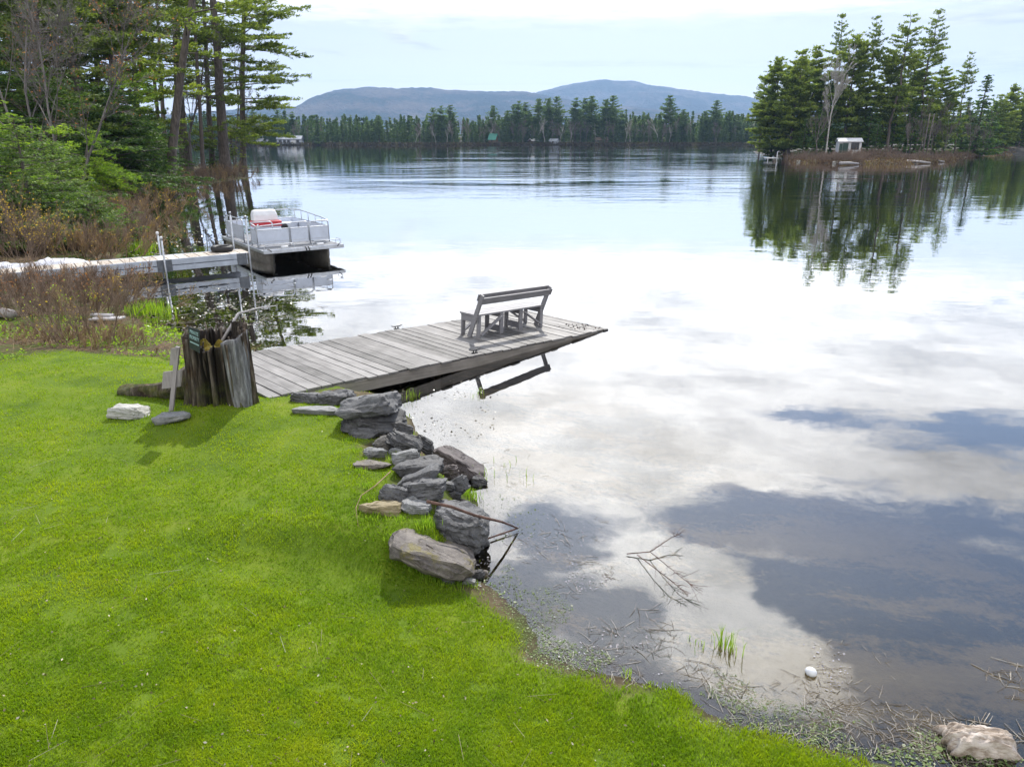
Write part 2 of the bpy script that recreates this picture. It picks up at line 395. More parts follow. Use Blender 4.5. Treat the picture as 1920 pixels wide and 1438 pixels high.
# ------------------------------------------------------------------ island and far shore ground
isl_px = [(1405, 283), (1425, 288), (1470, 297), (1490, 304), (1545, 306), (1600, 308), (1660, 307), (1700, 308), (1745, 306), (1775, 303), (1800, 297), (1840, 292), (1920, 290), (2050, 288)]
ISL = [tuple(P(*q)[:2]) for q in isl_px] + [(330, 230), (330, 330), (150, 300), (96, 262), (70, 226)]
def isl_h(x, y):
    x = np.asarray(x, float); y = np.asarray(y, float)
    d = sdist(x, y, ISL) + (fbm(x, y, .25, 51, 3) - .5) * 2.2
    return np.where(d > 0, .25 * ss(d, 0, 1.) + 1.3 * ss(d, .5, 14) + (fbm(x, y, .4, 52, 3) - .5) * .35 * ss(d, 0, 3), np.maximum(d * .4, -2.4)), d
ax = np.concatenate([np.arange(45, 125, 1.0), np.arange(125, 340, 5.)]); ay = np.concatenate([np.arange(112, 215, 1.2), np.arange(215, 335, 5.)])
X2, Y2 = np.meshgrid(ax, ay); Z2, _ = isl_h(X2.ravel(), Y2.ravel())
mf, t, b = mat('forest_floor'); p = t.pos()
t.set(b.inputs['Base Color'], t.ramp(t.noise(p, .8, 6, .7), [(.3, (.010, .009, .006)), (.5, (.02, .016, .010)), (.7, (.03, .03, .013))]))
b.inputs['Roughness'].default_value = .95
tag(link('island_ground', mesh_np('island_ground', np.stack([X2.ravel(), Y2.ravel(), Z2], 1), [grid_faces(len(ax), len(ay))], True), mf), kind='structure')
def far_edge(x): return 402 + 8 * np.sin(np.asarray(x) * .011 + 1) + 5 * np.sin(np.asarray(x) * .043)
fx_ = np.arange(-1800, 1801, 12.); fr_ = np.array([-6, -1, 0, 1.5, 5, 14, 40, 90, 250, 600, 1400, 3000.]); fz_ = np.array([-2.8, -.5, .05, .5, .9, 1.4, 2.5, 3.5, 5, 6, 7, 8.])
X3, R3 = np.meshgrid(fx_, fr_); _, Z3 = np.meshgrid(fx_, fz_)
tag(link('far_shore', mesh_np('far_shore', np.stack([X3.ravel(), (far_edge(X3) + R3).ravel(), (Z3 + (fbm(X3, R3, .03, 61, 3) - .5) * .5 * (R3 > 0)).ravel()], 1), [grid_faces(len(fx_), len(fr_))], True), mf), kind='structure')

# ------------------------------------------------------------------ hills
mh, t, b = mat('hill_forest'); p = t.pos()
n1 = t.noise(p, .0035, 7, .66); n2 = t.noise(p, .035, 3, .8)
f = t.math('ADD', t.math('MULTIPLY', n1, .7), t.math('MULTIPLY', n2, .3))
t.set(b.inputs['Base Color'], t.ramp(f, [(.40, (.006, .014, .012)), (.47, (.015, .026, .017)), (.52, (.052, .046, .042)), (.62, (.11, .09, .072))]))
b.inputs['Roughness'].default_value = 1.; b.inputs['Specular IOR Level'].default_value = 0.
t.set(b.inputs['Normal'], t.bump(n2, .9, 28.))
def hill(name, D, crest_px, seed, depth, x0, x1):
    cx = [q[0] for q in crest_px]; cy = [q[1] for q in crest_px]
    px = np.arange(x0, x1 + .1, 2.2); py = np.interp(px, cx, cy)
    v = (719 - py) / FPX; tt = D / (CP + v * SP); zc = np.maximum(CAMH + tt * (v * CP - SP), 2.)
    xc = (px - 960) / FPX * D / (CP + (461 / FPX) * SP)
    k = np.concatenate([np.linspace(-1, 0, 70), np.linspace(.03, .8, 16)])
    XK, KK = np.meshgrid(xc, k); ZC = np.meshgrid(zc, k)[0]; YK = D + KK * depth
    prof = np.where(KK < 0, 1 - ss(-KK, 0, 1) ** .8, 1 - ss(KK, 0, 1.2))
    mid = np.clip(1 - np.abs(KK + .5) * 2, 0, 1)
    Z = ZC * prof + (fbm(XK, YK, .002, seed, 5) - .5) * 230 * mid * (ZC / 340.) + (fbm(XK, YK, .022, seed + 9, 2) - .5) * 15 * np.clip(prof * 2, 0, 1)
    Z = np.maximum(Z, -3)
    return tag(link(name, mesh_np(name, np.stack([XK.ravel(), YK.ravel(), Z.ravel()], 1), [grid_faces(len(px), len(k))], True), mh), kind='structure')
hill('hills', 4600, [(-200, 225), (200, 222), (380, 215), (470, 207), (540, 204), (575, 203), (600, 198), (625, 184), (643, 172), (665, 169), (700, 167), (760, 169), (815, 167), (840, 171), (900, 172), (960, 173), (1000, 177), (1040, 186), (1150, 200), (1400, 222), (1700, 240), (2200, 245)], 71, 2200, -200, 2200)
hill('hills', 6200, [(500, 250), (800, 215), (900, 200), (980, 184), (1010, 174), (1045, 164), (1075, 158), (1100, 154), (1125, 151), (1150, 153), (1175, 153), (1195, 159), (1240, 166), (1290, 174), (1340, 179), (1375, 181), (1395, 186), (1450, 195), (1560, 212), (1800, 232), (2300, 240)], 83, 2400, 500, 2300)
# ------------------------------------------------------------------ vegetation generators (numpy)
def unit(v): return v / np.maximum(np.linalg.norm(v, axis=-1, keepdims=True), 1e-9)
def segs_mesh(p0, p1, r0, r1, n=3):
    "separate little prisms: arrays of verts and quads"
    p0, p1 = np.asarray(p0, float), np.asarray(p1, float); N = len(p0)
    d = unit(p1 - p0); ref = np.where(np.abs(d[:, 2:3]) < .9, [[0, 0, 1.]], [[1., 0, 0]])
    a = unit(np.cross(d, ref)); b = np.cross(d, a)
    k = np.arange(n) * 2 * np.pi / n
    ring = np.cos(k)[None, :, None] * a[:, None, :] + np.sin(k)[None, :, None] * b[:, None, :]
    v = np.concatenate([p0[:, None, :] + ring * np.asarray(r0)[:, None, None], p1[:, None, :] + ring * np.asarray(r1)[:, None, None]], 1).reshape(-1, 3)
    i = np.arange(n); j = (i + 1) % n
    q = np.stack([i, j, j + n, i + n], 1)
    return v, (np.arange(N)[:, None, None] * 2 * n + q[None]).reshape(-1, 4)
def leaves_mesh(c, d, L, W, rg):
    "lozenge leaves centred at c along d"
    c = np.asarray(c); d = unit(np.asarray(d)); s = unit(np.cross(d, rg.normal(size=d.shape)))
    L = np.broadcast_to(L, len(c))[:, None]; W = np.broadcast_to(W, len(c))[:, None]
    v = np.stack([c - d * L / 2, c + s * W / 2 - d * L * .05, c + d * L / 2, c - s * W / 2 - d * L * .05], 1).reshape(-1, 3)
    return v, np.arange(len(c) * 4).reshape(-1, 4)
class Acc:
    def __init__(s): s.p0 = []; s.p1 = []; s.r0 = []; s.r1 = []; s.lc = []; s.ld = []
    def poly(s, pts, r):
        s.p0.append(pts[:-1]); s.p1.append(pts[1:]); s.r0.append(r[:-1]); s.r1.append(r[1:])
    def wood(s, n=3, minr=0.):
        if not s.p0: return np.zeros((0, 3)), np.zeros((0, 4), int)
        p0 = np.concatenate(s.p0); p1 = np.concatenate(s.p1); r0 = np.maximum(np.concatenate(s.r0), minr); r1 = np.maximum(np.concatenate(s.r1), minr)
        return segs_mesh(p0, p1, r0, r1, n)
def tube_np(pts, r, n=10):
    pts = np.asarray(pts, float); T = unit(np.gradient(pts, axis=0)); a = unit(np.cross(T, np.array([0, 1., .13]))); b = np.cross(T, a)
    k = np.arange(n) * 2 * np.pi / n
    v = (pts[:, None] + (np.cos(k)[None, :, None] * a[:, None] + np.sin(k)[None, :, None] * b[:, None]) * np.asarray(r)[:, None, None]).reshape(-1, 3)
    i, j = np.meshgrid(np.arange(len(pts) - 1), np.arange(n), indexing='ij'); i = i.ravel(); j = j.ravel(); jj = (j + 1) % n
    return v, np.stack([i * n + j, i * n + jj, (i + 1) * n + jj, (i + 1) * n + j], 1)
def join(parts):
    vs = []; fs = []; o = 0
    for v, f in parts:
        vs.append(v); fs.append(f + o); o += len(v)
    return np.concatenate(vs), np.concatenate(fs)
def conifer(seed, H, r0, base=.25, L0=3., nbr=60, prof='pine', up=.15, droop=-.15, twig=.45, tsp=.3, nleaf=7, leaf=(.22, .05), bare=.35, gap=.25, lean=(0, 0), wander=.02, lift=.35, flat=.5, dead=0, topbare=0., side=None):
    "trunk mesh arrays and foliage arrays of one conifer"
    rg = np.random.default_rng(seed)
    zz = np.linspace(0, 1, 15); wx = np.cumsum(rg.normal(0, wander, 15)) * H * .1; wy = np.cumsum(rg.normal(0, wander, 15)) * H * .1
    wx -= wx[0]; wy -= wy[0]
    tp = np.stack([wx + lean[0] * zz ** 1.15, wy + lean[1] * zz ** 1.15, zz * H], 1)
    tr = r0 * (1 - zz) ** .75 + .012; tr[0] *= 1.35; tr[1] *= 1.05
    A = Acc(); LC = []; LD = []
    def trunk_at(f): return np.array([np.interp(f, zz, tp[:, k]) for k in range(3)])
    fs = np.sort(rg.uniform(0, 1, nbr)) if prof != 'spruce' else np.clip(np.linspace(0, 1, nbr) + rg.normal(0, .01, nbr), 0, 1)
    az = 0.
    for f in fs:
        if rg.uniform() < gap: continue
        zf = base + (1 - base) * f * .985
        az += 2.4 + rg.normal(0, .5)
        if side is not None and rg.uniform() < side[1]: az = side[0] + rg.normal(0, .6)
        if prof == 'pine': w = (.55 + .45 * math.sin(min(f * 2.2, 1.57))) * (1 - f ** 2.2) * .9 + .12
        elif prof == 'spruce': w = (1 - f) ** .85 * .95 + .05
        elif prof == 'hemlock': w = (1 - f) ** .7 * (.6 + .4 * ss(f, 0, .15)) + .06
        else: w = 1.
        L = L0 * w * rg.uniform(.6, 1.15)
        if L < .12: continue
        o = trunk_at(zf); h = np.array([math.cos(az), math.sin(az), 0]); sd = np.array([-h[1], h[0], 0])
        K = 7; s = np.linspace(0, 1, K); u0 = up + rg.normal(0, .09) + (lift * f if prof == 'pine' else .55 * max(f - .55, 0))
        cv = rg.normal(0, .12)
        bp = o + h * (L * s)[:, None] + sd * (L * cv * s * s)[:, None] + np.array([0, 0, 1.]) * (L * (u0 * s + droop * s * s + (.12 if prof != 'pine' else 0.05) * s ** 3))[:, None]
        A.poly(bp, np.linspace(max(.012 * L + .006, .012), .005, K))
        if dead and f < dead: 
            for q in range(3):
                a_ = bp[rg.integers(2, K)]; e_ = a_ + (h * .5 + sd * rg.choice([-1, 1]) + np.array([0, 0, rg.normal(0, .3)])) * L * .22
                A.poly(np.array([a_, e_]), np.array([.008, .003]))
            continue
        if topbare and f > 1 - topbare and rg.uniform() < .7: continue
        nt = max(int(L * (1 - bare) / tsp), 2); ts = np.linspace(bare, 1, nt) + rg.normal(0, .02, nt)
        for q, tv in enumerate(ts):
            tv = min(max(tv, .05), 1.); a_ = np.array([np.interp(tv, s, bp[:, k]) for k in range(3)])
            for sg in ((-1, 1) if q < nt - 1 else (0,)):
                if rg.uniform() < .12: continue
                tl = twig * (L ** .6) * (1.15 - .75 * tv) * rg.uniform(.55, 1.2) if sg else twig * .5
                td = unit(h * rg.uniform(.5, 1.) + sd * sg * rg.uniform(.5, 1.1) + np.array([0, 0, rg.normal(.08 if prof == 'pine' else -.10, .14)]))
                e_ = a_ + td * tl
                if prof != 'pine': e_[2] -= .12 * tl
                if rg.uniform() < .6: A.poly(np.array([a_, e_]), np.array([.006, .003]))
                n = max(int(nleaf * (.5 + tl)), 2)
                k = rg.uniform(.15, 1.08, n)[:, None]
                LC.append(a_ * (1 - k) + e_ * k + rg.normal(0, 1, (n, 3)) * np.array([leaf[0], leaf[0], leaf[0] * flat]) * .28)
                sp = .75 if prof == 'pine' else .55
                LD.append(td + rg.normal(0, sp, (n, 3)) * np.array([1, 1, flat]) + np.array([0, 0, .35 if prof == 'pine' else -.05]))
    C = np.concatenate(LC); D = np.concatenate(LD)
    sz = rg.uniform(.7, 1.25, len(C))
    return join([tube_np(tp, tr), A.wood(3)]), leaves_mesh(C, D, leaf[0] * sz, leaf[1] * sz, rg)
def baretree(seed, H, r0, levels=4, spread=.5, nchild=5, first=.3, leaves=0, leaf=(.08, .05), lean=(0, 0), minr=.004, n0=1, stemspread=.2, upw=.25, jit=.1):
    "leafless tree or shrub; optional buds or old leaves at the twig ends"
    rg = np.random.default_rng(seed); A = Acc(); tips = []; big = []
    def grow(o, d, L, r, lev):
        K = 6 if lev == 0 else 4
        pts = [o]; dd = d.copy()
        for k in range(K):
            dd = unit(dd + rg.normal(0, jit, 3) + np.array([0, 0, upw * .12])); pts.append(pts[-1] + dd * L / K)
        pts = np.array(pts); rr = np.linspace(r, r * (.35 if lev < levels else .3), K + 1)
        if lev == 0 and r > .03: big.append(tube_np(pts, rr, 8))
        else: A.poly(pts, rr)
        tips.append(pts[-1]); tips.append(pts[-2])
        if lev >= levels: return
        nc = nchild if lev else int(nchild * 1.6)
        for k in range(nc):
            t_ = rg.uniform(first if lev == 0 else .2, 1.); i = min(int(t_ * K), K - 1); a = pts[i] + (pts[i + 1] - pts[i]) * (t_ * K - i)
            ax = unit(rg.normal(size=3)); base_d = unit(pts[i + 1] - pts[i])
            nd = unit(base_d + (ax - base_d * ax.dot(base_d)) * spread * rg.uniform(.7, 1.5) + np.array([0, 0, upw * .5]))
            grow(a, nd, L * rg.uniform(.35, .6) * (1.1 - .45 * t_), max(r * .45 * (1.15 - .6 * t_), minr), lev + 1)
    for k in range(n0):
        o = np.array([rg.normal(0, stemspread), rg.normal(0, stemspread), 0.]) if n0 > 1 else np.zeros(3)
        d = unit(np.array([lean[0] + (o[0] * .9 + rg.normal(0, .22) if n0 > 1 else 0), lean[1] + (o[1] * .9 + rg.normal(0, .22) if n0 > 1 else 0), 1.]))
        grow(o, d, H * (rg.uniform(.6, 1.05) if n0 > 1 else 1.), r0, 0)
    wv = join(big + ([A.wood(3)] if A.p0 else []))
    lv = None
    if leaves:
        T = np.array(tips); T = T[rg.integers(0, len(T), leaves)] + rg.normal(0, leaf[0] * .8, (leaves, 3))
        lv = leaves_mesh(T, rg.normal(size=T.shape), leaf[0] * rg.uniform(.7, 1.3, leaves), leaf[1] * rg.uniform(.7, 1.3, leaves), rg)
    return wv, lv
def proto(name, arrs, m_wood, m_leaf, wn='trunk', ln='crown'):
    (wv, wf), lv = arrs
    tme = mesh_np(name + '_' + wn, wv, [wf], True); tme.materials.append(m_wood)
    lme = None
    if lv is not None:
        lme = mesh_np(name + '_' + ln, lv[0], [lv[1]]); lme.materials.append(m_leaf)
    return (name, tme, lme, wn, ln)
def plant(pr, loc, rz=0., scale=1., label=None, cat=None, group=None, sz=None, tilt=(0, 0)):
    name, tme, lme, wn, ln = pr
    e = empty(name, loc, rz, label, cat, group); e.scale = (scale, scale, sz or scale); e.rotation_euler = (tilt[0], tilt[1], rz)
    link(wn, tme, parent=e)
    if lme is not None: link(ln, lme, parent=e)
    return e
def top_z(px_y, Y):
    v = (719 - px_y) / FPX; t = Y / (CP + v * SP); return CAMH + t * (v * CP - SP)

# ------------------------------------------------------------------ far shore trees
FP = [proto('pine_tree', conifer(100 + i, 20, .26, .16, 5.6, 100, 'pine', up=.10, twig=.6, tsp=.6, nleaf=8, leaf=(.85, .38), bare=.12, gap=.12, flat=.4), M['bark_far'], M['far_pine']) for i in range(5)]
FS = [proto('spruce_tree', conifer(120 + i, 12, .14, .02, 2.9, 60, 'spruce', up=-.05, droop=-.15, twig=.45, tsp=.5, nleaf=8, leaf=(.75, .34), bare=.08, gap=.05, flat=.5), M['bark_far'], M['far_leaf']) for i in range(5)]
FB = [proto('bare_tree', baretree(140 + i, 11, .12, 3, .55, 6, .3, minr=.028), M['twig_grey'], None) for i in range(3)]
FW = [proto('birch_tree', baretree(150 + i, 12, .16, 3, .45, 5, .35, minr=.03, lean=(.12, 0)), M['bark_birch'], None) for i in range(2)]
big = [(711, 216), (814, 202), (829, 199), (845, 197), (924, 198), (950, 208), (964, 196), (973, 190), (985, 192), (1009, 185), (1026, 184), (1043, 181), (1079, 184), (1096, 184), (1107, 180), (1133, 186), (1147, 179), (1164, 209), (1252, 179), (1278, 205), (1318, 208), (1339, 188), (1363, 208), (1381, 214), (690, 226), (500, 214), (525, 206), (552, 210), (480, 206)]
txt = ['lone tall pine standing above the low spruces on the far shore', 'leftmost of three tall pines grouped on the far shore', 'middle one of three tall pines grouped on the far shore', 'rightmost of three tall pines grouped on the far shore', 'narrow pine rising behind the small green-roofed hut', 'short pine just right of the green-roofed hut']
for i, (px, py) in enumerate(big):
    Y = 0; Y = float(far_edge(px * .28 - 270)) + 9 + (i * 7) % 12; p = PY(px, 262, Y)
    Y = float(far_edge(p.x)) + 9 + (i * 7) % 12; p = PY(px, 262, Y); h = top_z(py, Y) - .9
    plant(FP[i % 5], (p.x, Y, .8), i * 1.3, h / 20 * 1.02, txt[i] if i < len(txt) else 'tall dark green pine in the row above the far shore waterline', 'pine', 'tall pines along the far shore', sz=h / 20)
p = PY(597, 262, 406); plant(FS[0], (p.x, 406, .7), 0, 1.55, 'broad cone-shaped conifer beside the pale lakeside house', 'conifer', sz=top_z(218, 406) / 12)
rg = np.random.default_rng(5)
N = 0
xs = np.concatenate([np.linspace(-165, 190, 250), np.linspace(190, 330, 40)])
for i, x in enumerate(xs):
    x = x + rg.normal(0, .7); row = i % 3; Y = float(far_edge(x)) + (3.5 + row * 7) + rg.uniform(0, 4)
    if -122 < x < -108 and row == 0: continue
    s = rg.uniform(.5, 1.0) * (1.12 if row else .9) * (1.25 if x < -118 else 1.) * (1.15 if x > 40 else 1.)
    plant(FS[rg.integers(0, 5)], (x, Y, .8), rg.uniform(0, 6), s * rg.uniform(.85, 1.15), 'dark narrow spruce in the dense tree line on the far shore', 'spruce', 'spruces along the far shore', sz=s)
for i, x in enumerate(list(rg.uniform(-60, 165, 70)) + list(rg.uniform(-150, -100, 14))):
    Y = float(far_edge(x)) + 2.5 + rg.uniform(0, 3)
    w = (i % 5 == 0)
    plant((FW if w else FB)[i % 2], (x, Y, .6), rg.uniform(0, 6), rg.uniform(.6, .95), 'white-stemmed bare birch leaning out along the far shore' if w else 'bare grey tree without leaves in front of the far spruces', 'birch' if w else 'bare tree', 'birches on the far shore' if w else 'bare trees on the far shore')
# distant wood behind the front rows: one mass
LC = []; 
for k in range(2200):
    x = rg.uniform(-420, 520); Y = float(far_edge(x)) + rg.uniform(14, 70); H = rg.uniform(8, 14.5) * (1.15 if x > 40 else 1); n = 80
    f = rg.uniform(0, 1, n) ** .8; a = rg.uniform(0, 6.28, n); r = 2.4 * (1 - f) * rg.uniform(.3, 1, n)
    LC.append(np.stack([x + r * np.cos(a), Y + r * np.sin(a), 1.5 + f * H], 1))
LC = np.concatenate(LC)
v, f = leaves_mesh(LC, rg.normal(size=LC.shape) * np.array([1, 1, .5]), 2.0, .9, rg)
tag(link('far_forest', mesh_np('far_forest', v, [f]), M['far_leaf']), 'dark mass of forest behind the far shore trees', 'forest', kind='stuff')

def low_cover(name, xs, ys, zs, hgt, n, L, m, label):
    rg = np.random.default_rng(len(name)); i = rg.integers(0, len(xs), n); c = np.stack([xs[i] + rg.normal(0, .5, n), ys[i] + rg.normal(0, .35, n), zs[i] + rg.uniform(0, 1, n) ** 1.5 * hgt], 1)
    v, f = leaves_mesh(c, rg.normal(size=c.shape) * np.array([.6, .6, 1.2]), L * rg.uniform(.6, 1.4, n), L * .3, rg)
    return tag(link(name, mesh_np(name, v, [f]), m), label, 'brush', kind='stuff')
mlow = foliage('shore_brush', (.012, .010, .007), (.03, .022, .014), (.045, .045, .018), .3, .5)
_x = np.linspace(-190, 200, 1500); low_cover('shore_brush', np.tile(_x, 4), np.concatenate([far_edge(_x) + r_ for r_ in (-.3, .6, 1.8, 3.2)]), np.full(6000, .0), 1.5, 26000, .9, mlow, 'low dark brush along the far waterline')
# ------------------------------------------------------------------ island trees
IP = [proto('pine_tree', conifer(200 + i, 20, .27, .08, 6.2, 135, 'pine', up=.12, twig=.62, tsp=.36, nleaf=18, leaf=(.48, .18), bare=.15, gap=.10, flat=.75, wander=.05), M['bark_pine'], M['isl_leaf']) for i in range(4)]
IT = [proto('pine_tree', conifer(220 + i, 26, .30, .20, 5.2, 100, 'pine', up=.16, twig=.62, tsp=.42, nleaf=15, leaf=(.48, .17), bare=.30, gap=.22, flat=.75, wander=.09), M['bark_pine'], M['pine_leaf']) for i in range(3)]
IS = [proto('spruce_tree', conifer(240 + i, 11, .15, .02, 3.0, 76, 'spruce', up=-.02, droop=-.12, twig=.45, tsp=.3, nleaf=11, leaf=(.38, .15), bare=.12, gap=.05), M['bark_pine'], M['hemlock_leaf']) for i in range(2)]
def islz(x, y): return float(isl_h(np.array([x]), np.array([y]))[0][0])
def iplant(pr, H0, px, Y, py, lab, cat, group=None, w=1., rz=None, tilt=(0, 0)):
    p = PY(px, 285, Y); z = islz(p.x, Y) - .1; h = top_z(py, Y) - z
    return plant(pr, (p.x, Y, z), rz if rz is not None else px * .37, h / H0 * w, lab, cat, group, sz=h / H0, tilt=tilt)
iplant(IT[1], 26, 1424, 170, 129, 'thin sparse pine at the left tip of the island', 'pine', 'pines on the island', .8)
iplant(IP[0], 20, 1446, 158, 108, 'bushy light green pine second from the island left tip', 'pine', 'pines on the island', 1.0)
iplant(IP[1], 20, 1480, 152, 92, 'broad yellowish green pine left of the bare island birch', 'pine', 'pines on the island', 1.0)
iplant(IP[2], 20, 1512, 156, 86, 'full green pine close behind the bare island birch', 'pine', 'pines on the island', .95)
iplant(IT[0], 26, 1556, 158, 25, 'tall thin-topped pine rising above the bare birch', 'pine', 'pines on the island', .7, tilt=(0, .01))
iplant(IP[3], 20, 1582, 150, 62, 'dense green pine beside the white island cabin', 'pine', 'pines on the island', .9)
iplant(IT[2], 26, 1612, 150, 28, 'tall pine with flat tufted top above the white cabin', 'pine', 'pines on the island', .8)
iplant(IT[1], 26, 1662, 146, 22, 'tall pine with windswept crown in the middle of the island', 'pine', 'pines on the island', 1.0, tilt=(0, .03))
iplant(IP[0], 20, 1648, 150, 95, 'wide mid-height pine right of the white cabin', 'pine', 'pines on the island', 1.0, rz=2.)
iplant(IT[0], 26, 1712, 152, 12, 'tallest island pine with a bent open crown', 'pine', 'pines on the island', .85, rz=1.2, tilt=(0, .05))
iplant(IP[1], 20, 1694, 156, 100, 'thick green pine under the tallest island pine', 'pine', 'pines on the island', 1., rz=4.)
iplant(IP[2], 20, 1748, 160, 125, 'green pine behind the leaning utility pole', 'pine', 'pines on the island', .95, rz=1.)
iplant(IT[2], 26, 1790, 165, 98, 'bent thin pine with open top right of the utility pole', 'pine', 'pines on the island', .75, rz=3., tilt=(0, .05))
iplant(IS[0], 11, 1826, 172, 140, 'dark cone-shaped conifer right of the bent thin pine', 'conifer', None, 1.15)
iplant(IP[3], 20, 1878, 205, 157, 'lower pine behind the pale willows', 'pine', 'pines on the island', .8, rz=2.)
iplant(IP[1], 20, 1858, 200, 176, 'low pine between the dark conifer and the pale willows', 'pine', 'pines on the island', 1., rz=3.)
iplant(IP[2], 20, 1925, 225, 150, 'pine cut by the right picture edge', 'pine', 'pines on the island', 1., rz=1.)
iplant(IP[0], 20, 1908, 210, 155, 'rightmost pine behind the pale willows at the picture edge', 'pine', 'pines on the island', .9, rz=5.)
for i, (px, Y, py) in enumerate([(1505, 146, 225), (1530, 143, 205), (1545, 150, 150), (1625, 146, 190), (1640, 143, 220), (1670, 148, 160), (1705, 150, 190), (1730, 158, 190), (1768, 165, 170), (1800, 172, 180), (1850, 190, 190), (1470, 156, 170), (1455, 156, 200), (1600, 152, 130), (1890, 215, 185), (1935, 215, 165), (1868, 205, 196), (1915, 220, 178), (1845, 195, 205), (1902, 212, 205), (1818, 180, 190)]):
    iplant(IS[i % 2], 11, px, Y, py, 'small dark conifer in the undergrowth among the island pines', 'conifer', 'small dark conifers on the island', 1.15, rz=i)
IB = proto('birch_tree', baretree(260, 15, .20, 4, .6, 7, .3, minr=.022, upw=.3, jit=.035), M['bark_birch'], None)
IG = proto('bare_tree', baretree(261, 11, .13, 4, .5, 6, .25, minr=.018, upw=.4), M['twig_grey'], None)
iplant(IB, 16.5, 1549, 134, 122, 'bare white birch at the front of the island', 'birch', None, .75)
for i, (px, Y, py) in enumerate([(1533, 136, 190), (1700, 137, 215), (1722, 140, 205), (1745, 145, 210), (1775, 150, 215), (1815, 160, 215), (1838, 170, 225)]):
    iplant(IG, 12, px, Y, py, 'bare grey tree standing along the island shore', 'bare tree', 'bare trees on the island', .8, rz=i * 1.7)
IBU = [proto('shrub', baretree(270 + i, 1.7, .02, 2, .7, 6, .1, minr=.011, n0=16, stemspread=.7), M['twig_red'], None, 'stems') for i in range(2)]
for i in range(62):
    px = 1478 + (i % 44) * 8.2 + random.uniform(-3, 3); yy = np.interp(px, [q[0] for q in isl_px], [q[1] for q in isl_px]) - (random.uniform(0, 1.2) if i >= 44 else 1. + random.uniform(0, 4.))
    p = P(px, yy, 0); 
    plant(IBU[i % 2], (p.x, p.y, max(islz(p.x, p.y), 0) - .05), i, random.uniform(.55, .95), 'reddish brown leafless shrub along the island waterline', 'shrub', 'shrubs along the island shore')
_sx = []; _sy = []
for _k in range(1200):
    _px = random.uniform(1478, 1900); _yy = np.interp(_px, [q[0] for q in isl_px], [q[1] for q in isl_px]) + .6 - random.uniform(0, 4.) ** 1.2
    _p = P(_px, _yy, 0); _sx.append(_p.x); _sy.append(_p.y)
_sx = np.array(_sx); _sy = np.array(_sy); low_cover('island_brush', _sx, _sy, np.maximum(isl_h(_sx, _sy)[0], 0), .5, 15000, .34, foliage('island_brush', (.03, .018, .013), (.075, .045, .033), (.10, .085, .035), .3, .4), 'low reddish ground brush over the island shore')
IWI = proto('willow_shrub', baretree(280, 4.2, .04, 2, .5, 7, .15, leaves=900, leaf=(.30, .12), minr=.014, n0=14, stemspread=.9), M['twig_grey'], M['willow'], 'stems', 'foliage')
for i, px in enumerate([1832, 1855, 1876, 1893, 1908, 1925, 1945]):
    p = P(px, 286 - i % 3, 0); plant(IWI, (p.x, p.y, islz(p.x, p.y) - .1), i, .8 + .15 * (i % 3), 'pale green willow shrub on the low shore right of the island', 'willow', 'pale willows right of the island')
# ------------------------------------------------------------------ trees of the left bank
def base(px, py):
    z = .6
    for _ in range(15):
        p = P(px, py, z); z = .5 * z + .5 * max(gz(p.x, p.y), 0.)
    p = P(px, py, z); p.z = max(gz(p.x, p.y), 0.); return p
def tall(seed, px, py, tx, ty, w_px, lab, extra=1.75, cat='pine', grp='tall pines on the left point', m_leaf='pine_leaf', **kw):
    "tall tree whose trunk runs from its base pixel to a second pixel up the trunk"
    b0 = base(px, py); q = PY(tx, ty, b0.y)
    k = extra; H = (q.z - b0.z) * k; lean = ((q.x - b0.x) * k, 0)
    dist = b0.y * 1.02; r0 = w_px / FPX * dist / 2
    a = dict(base=.12, L0=4.6, nbr=66, prof='pine', up=.02, droop=-.10, twig=.66, tsp=.30, nleaf=14, leaf=(.34, .10), bare=.32, gap=.12, wander=.015, flat=.65, lean=lean)
    a.update(kw)
    pr = proto('pine_tree', conifer(seed, H, r0, **a), M['bark_pine'], M[m_leaf])
    return plant(pr, (b0.x, b0.y, b0.z - .15), 0, 1, lab, cat, grp)
tall(301, 318, 368, 372, 0, 17, 'pine trunk leaning out right over the cove edge', base=.28, L0=5., nbr=40, gap=.25)
tall(302, 350, 322, 328, 0, 19, 'thick straight pine trunk just behind the leaning trunk', base=.26, L0=6.)
tall(303, 425, 328, 404, 0, 19, 'thick pine trunk second from the tip of the left point', base=.10, L0=7.2, nbr=92, side=(0.1, .2))
tall(304, 456, 322, 461, 0, 11, 'slim dark pine at the very tip of the left point', base=.13, L0=8.6, nbr=110, side=(0.05, .45), m_leaf='pine_leaf')
tall(305, 383, 330, 366, 0, 7, 'thin pine stem between the two thickest trunks on the point', base=.2, L0=4.4, nbr=50, dead=.25)
tall(306, 400, 322, 384, 20, 10, 'short-branched pine left of the second trunk from the tip', base=.12, L0=4.6, nbr=60, dead=.15)
tall(307, 303, 318, 280, 20, 7, 'thin pine stem at the back of the point, left of the leaning trunk', base=.45, L0=2.6, nbr=40, dead=.3)
tall(308, 314, 314, 296, 20, 8, 'thin pine stem at the back of the point, touching the leaning trunk', base=.42, L0=2.8, nbr=40, dead=.3)
tall(309, 268, 322, 248, 20, 9, 'pine with reddish stem against the white sky gap', base=.30, L0=5.6, nbr=70)
tall(310, 170, 345, 138, 0, 17, 'grey forked trunk among the bare twigs at left', base=.35, L0=4.6, nbr=60, m_leaf='pine_leaf', lean=None) if False else None
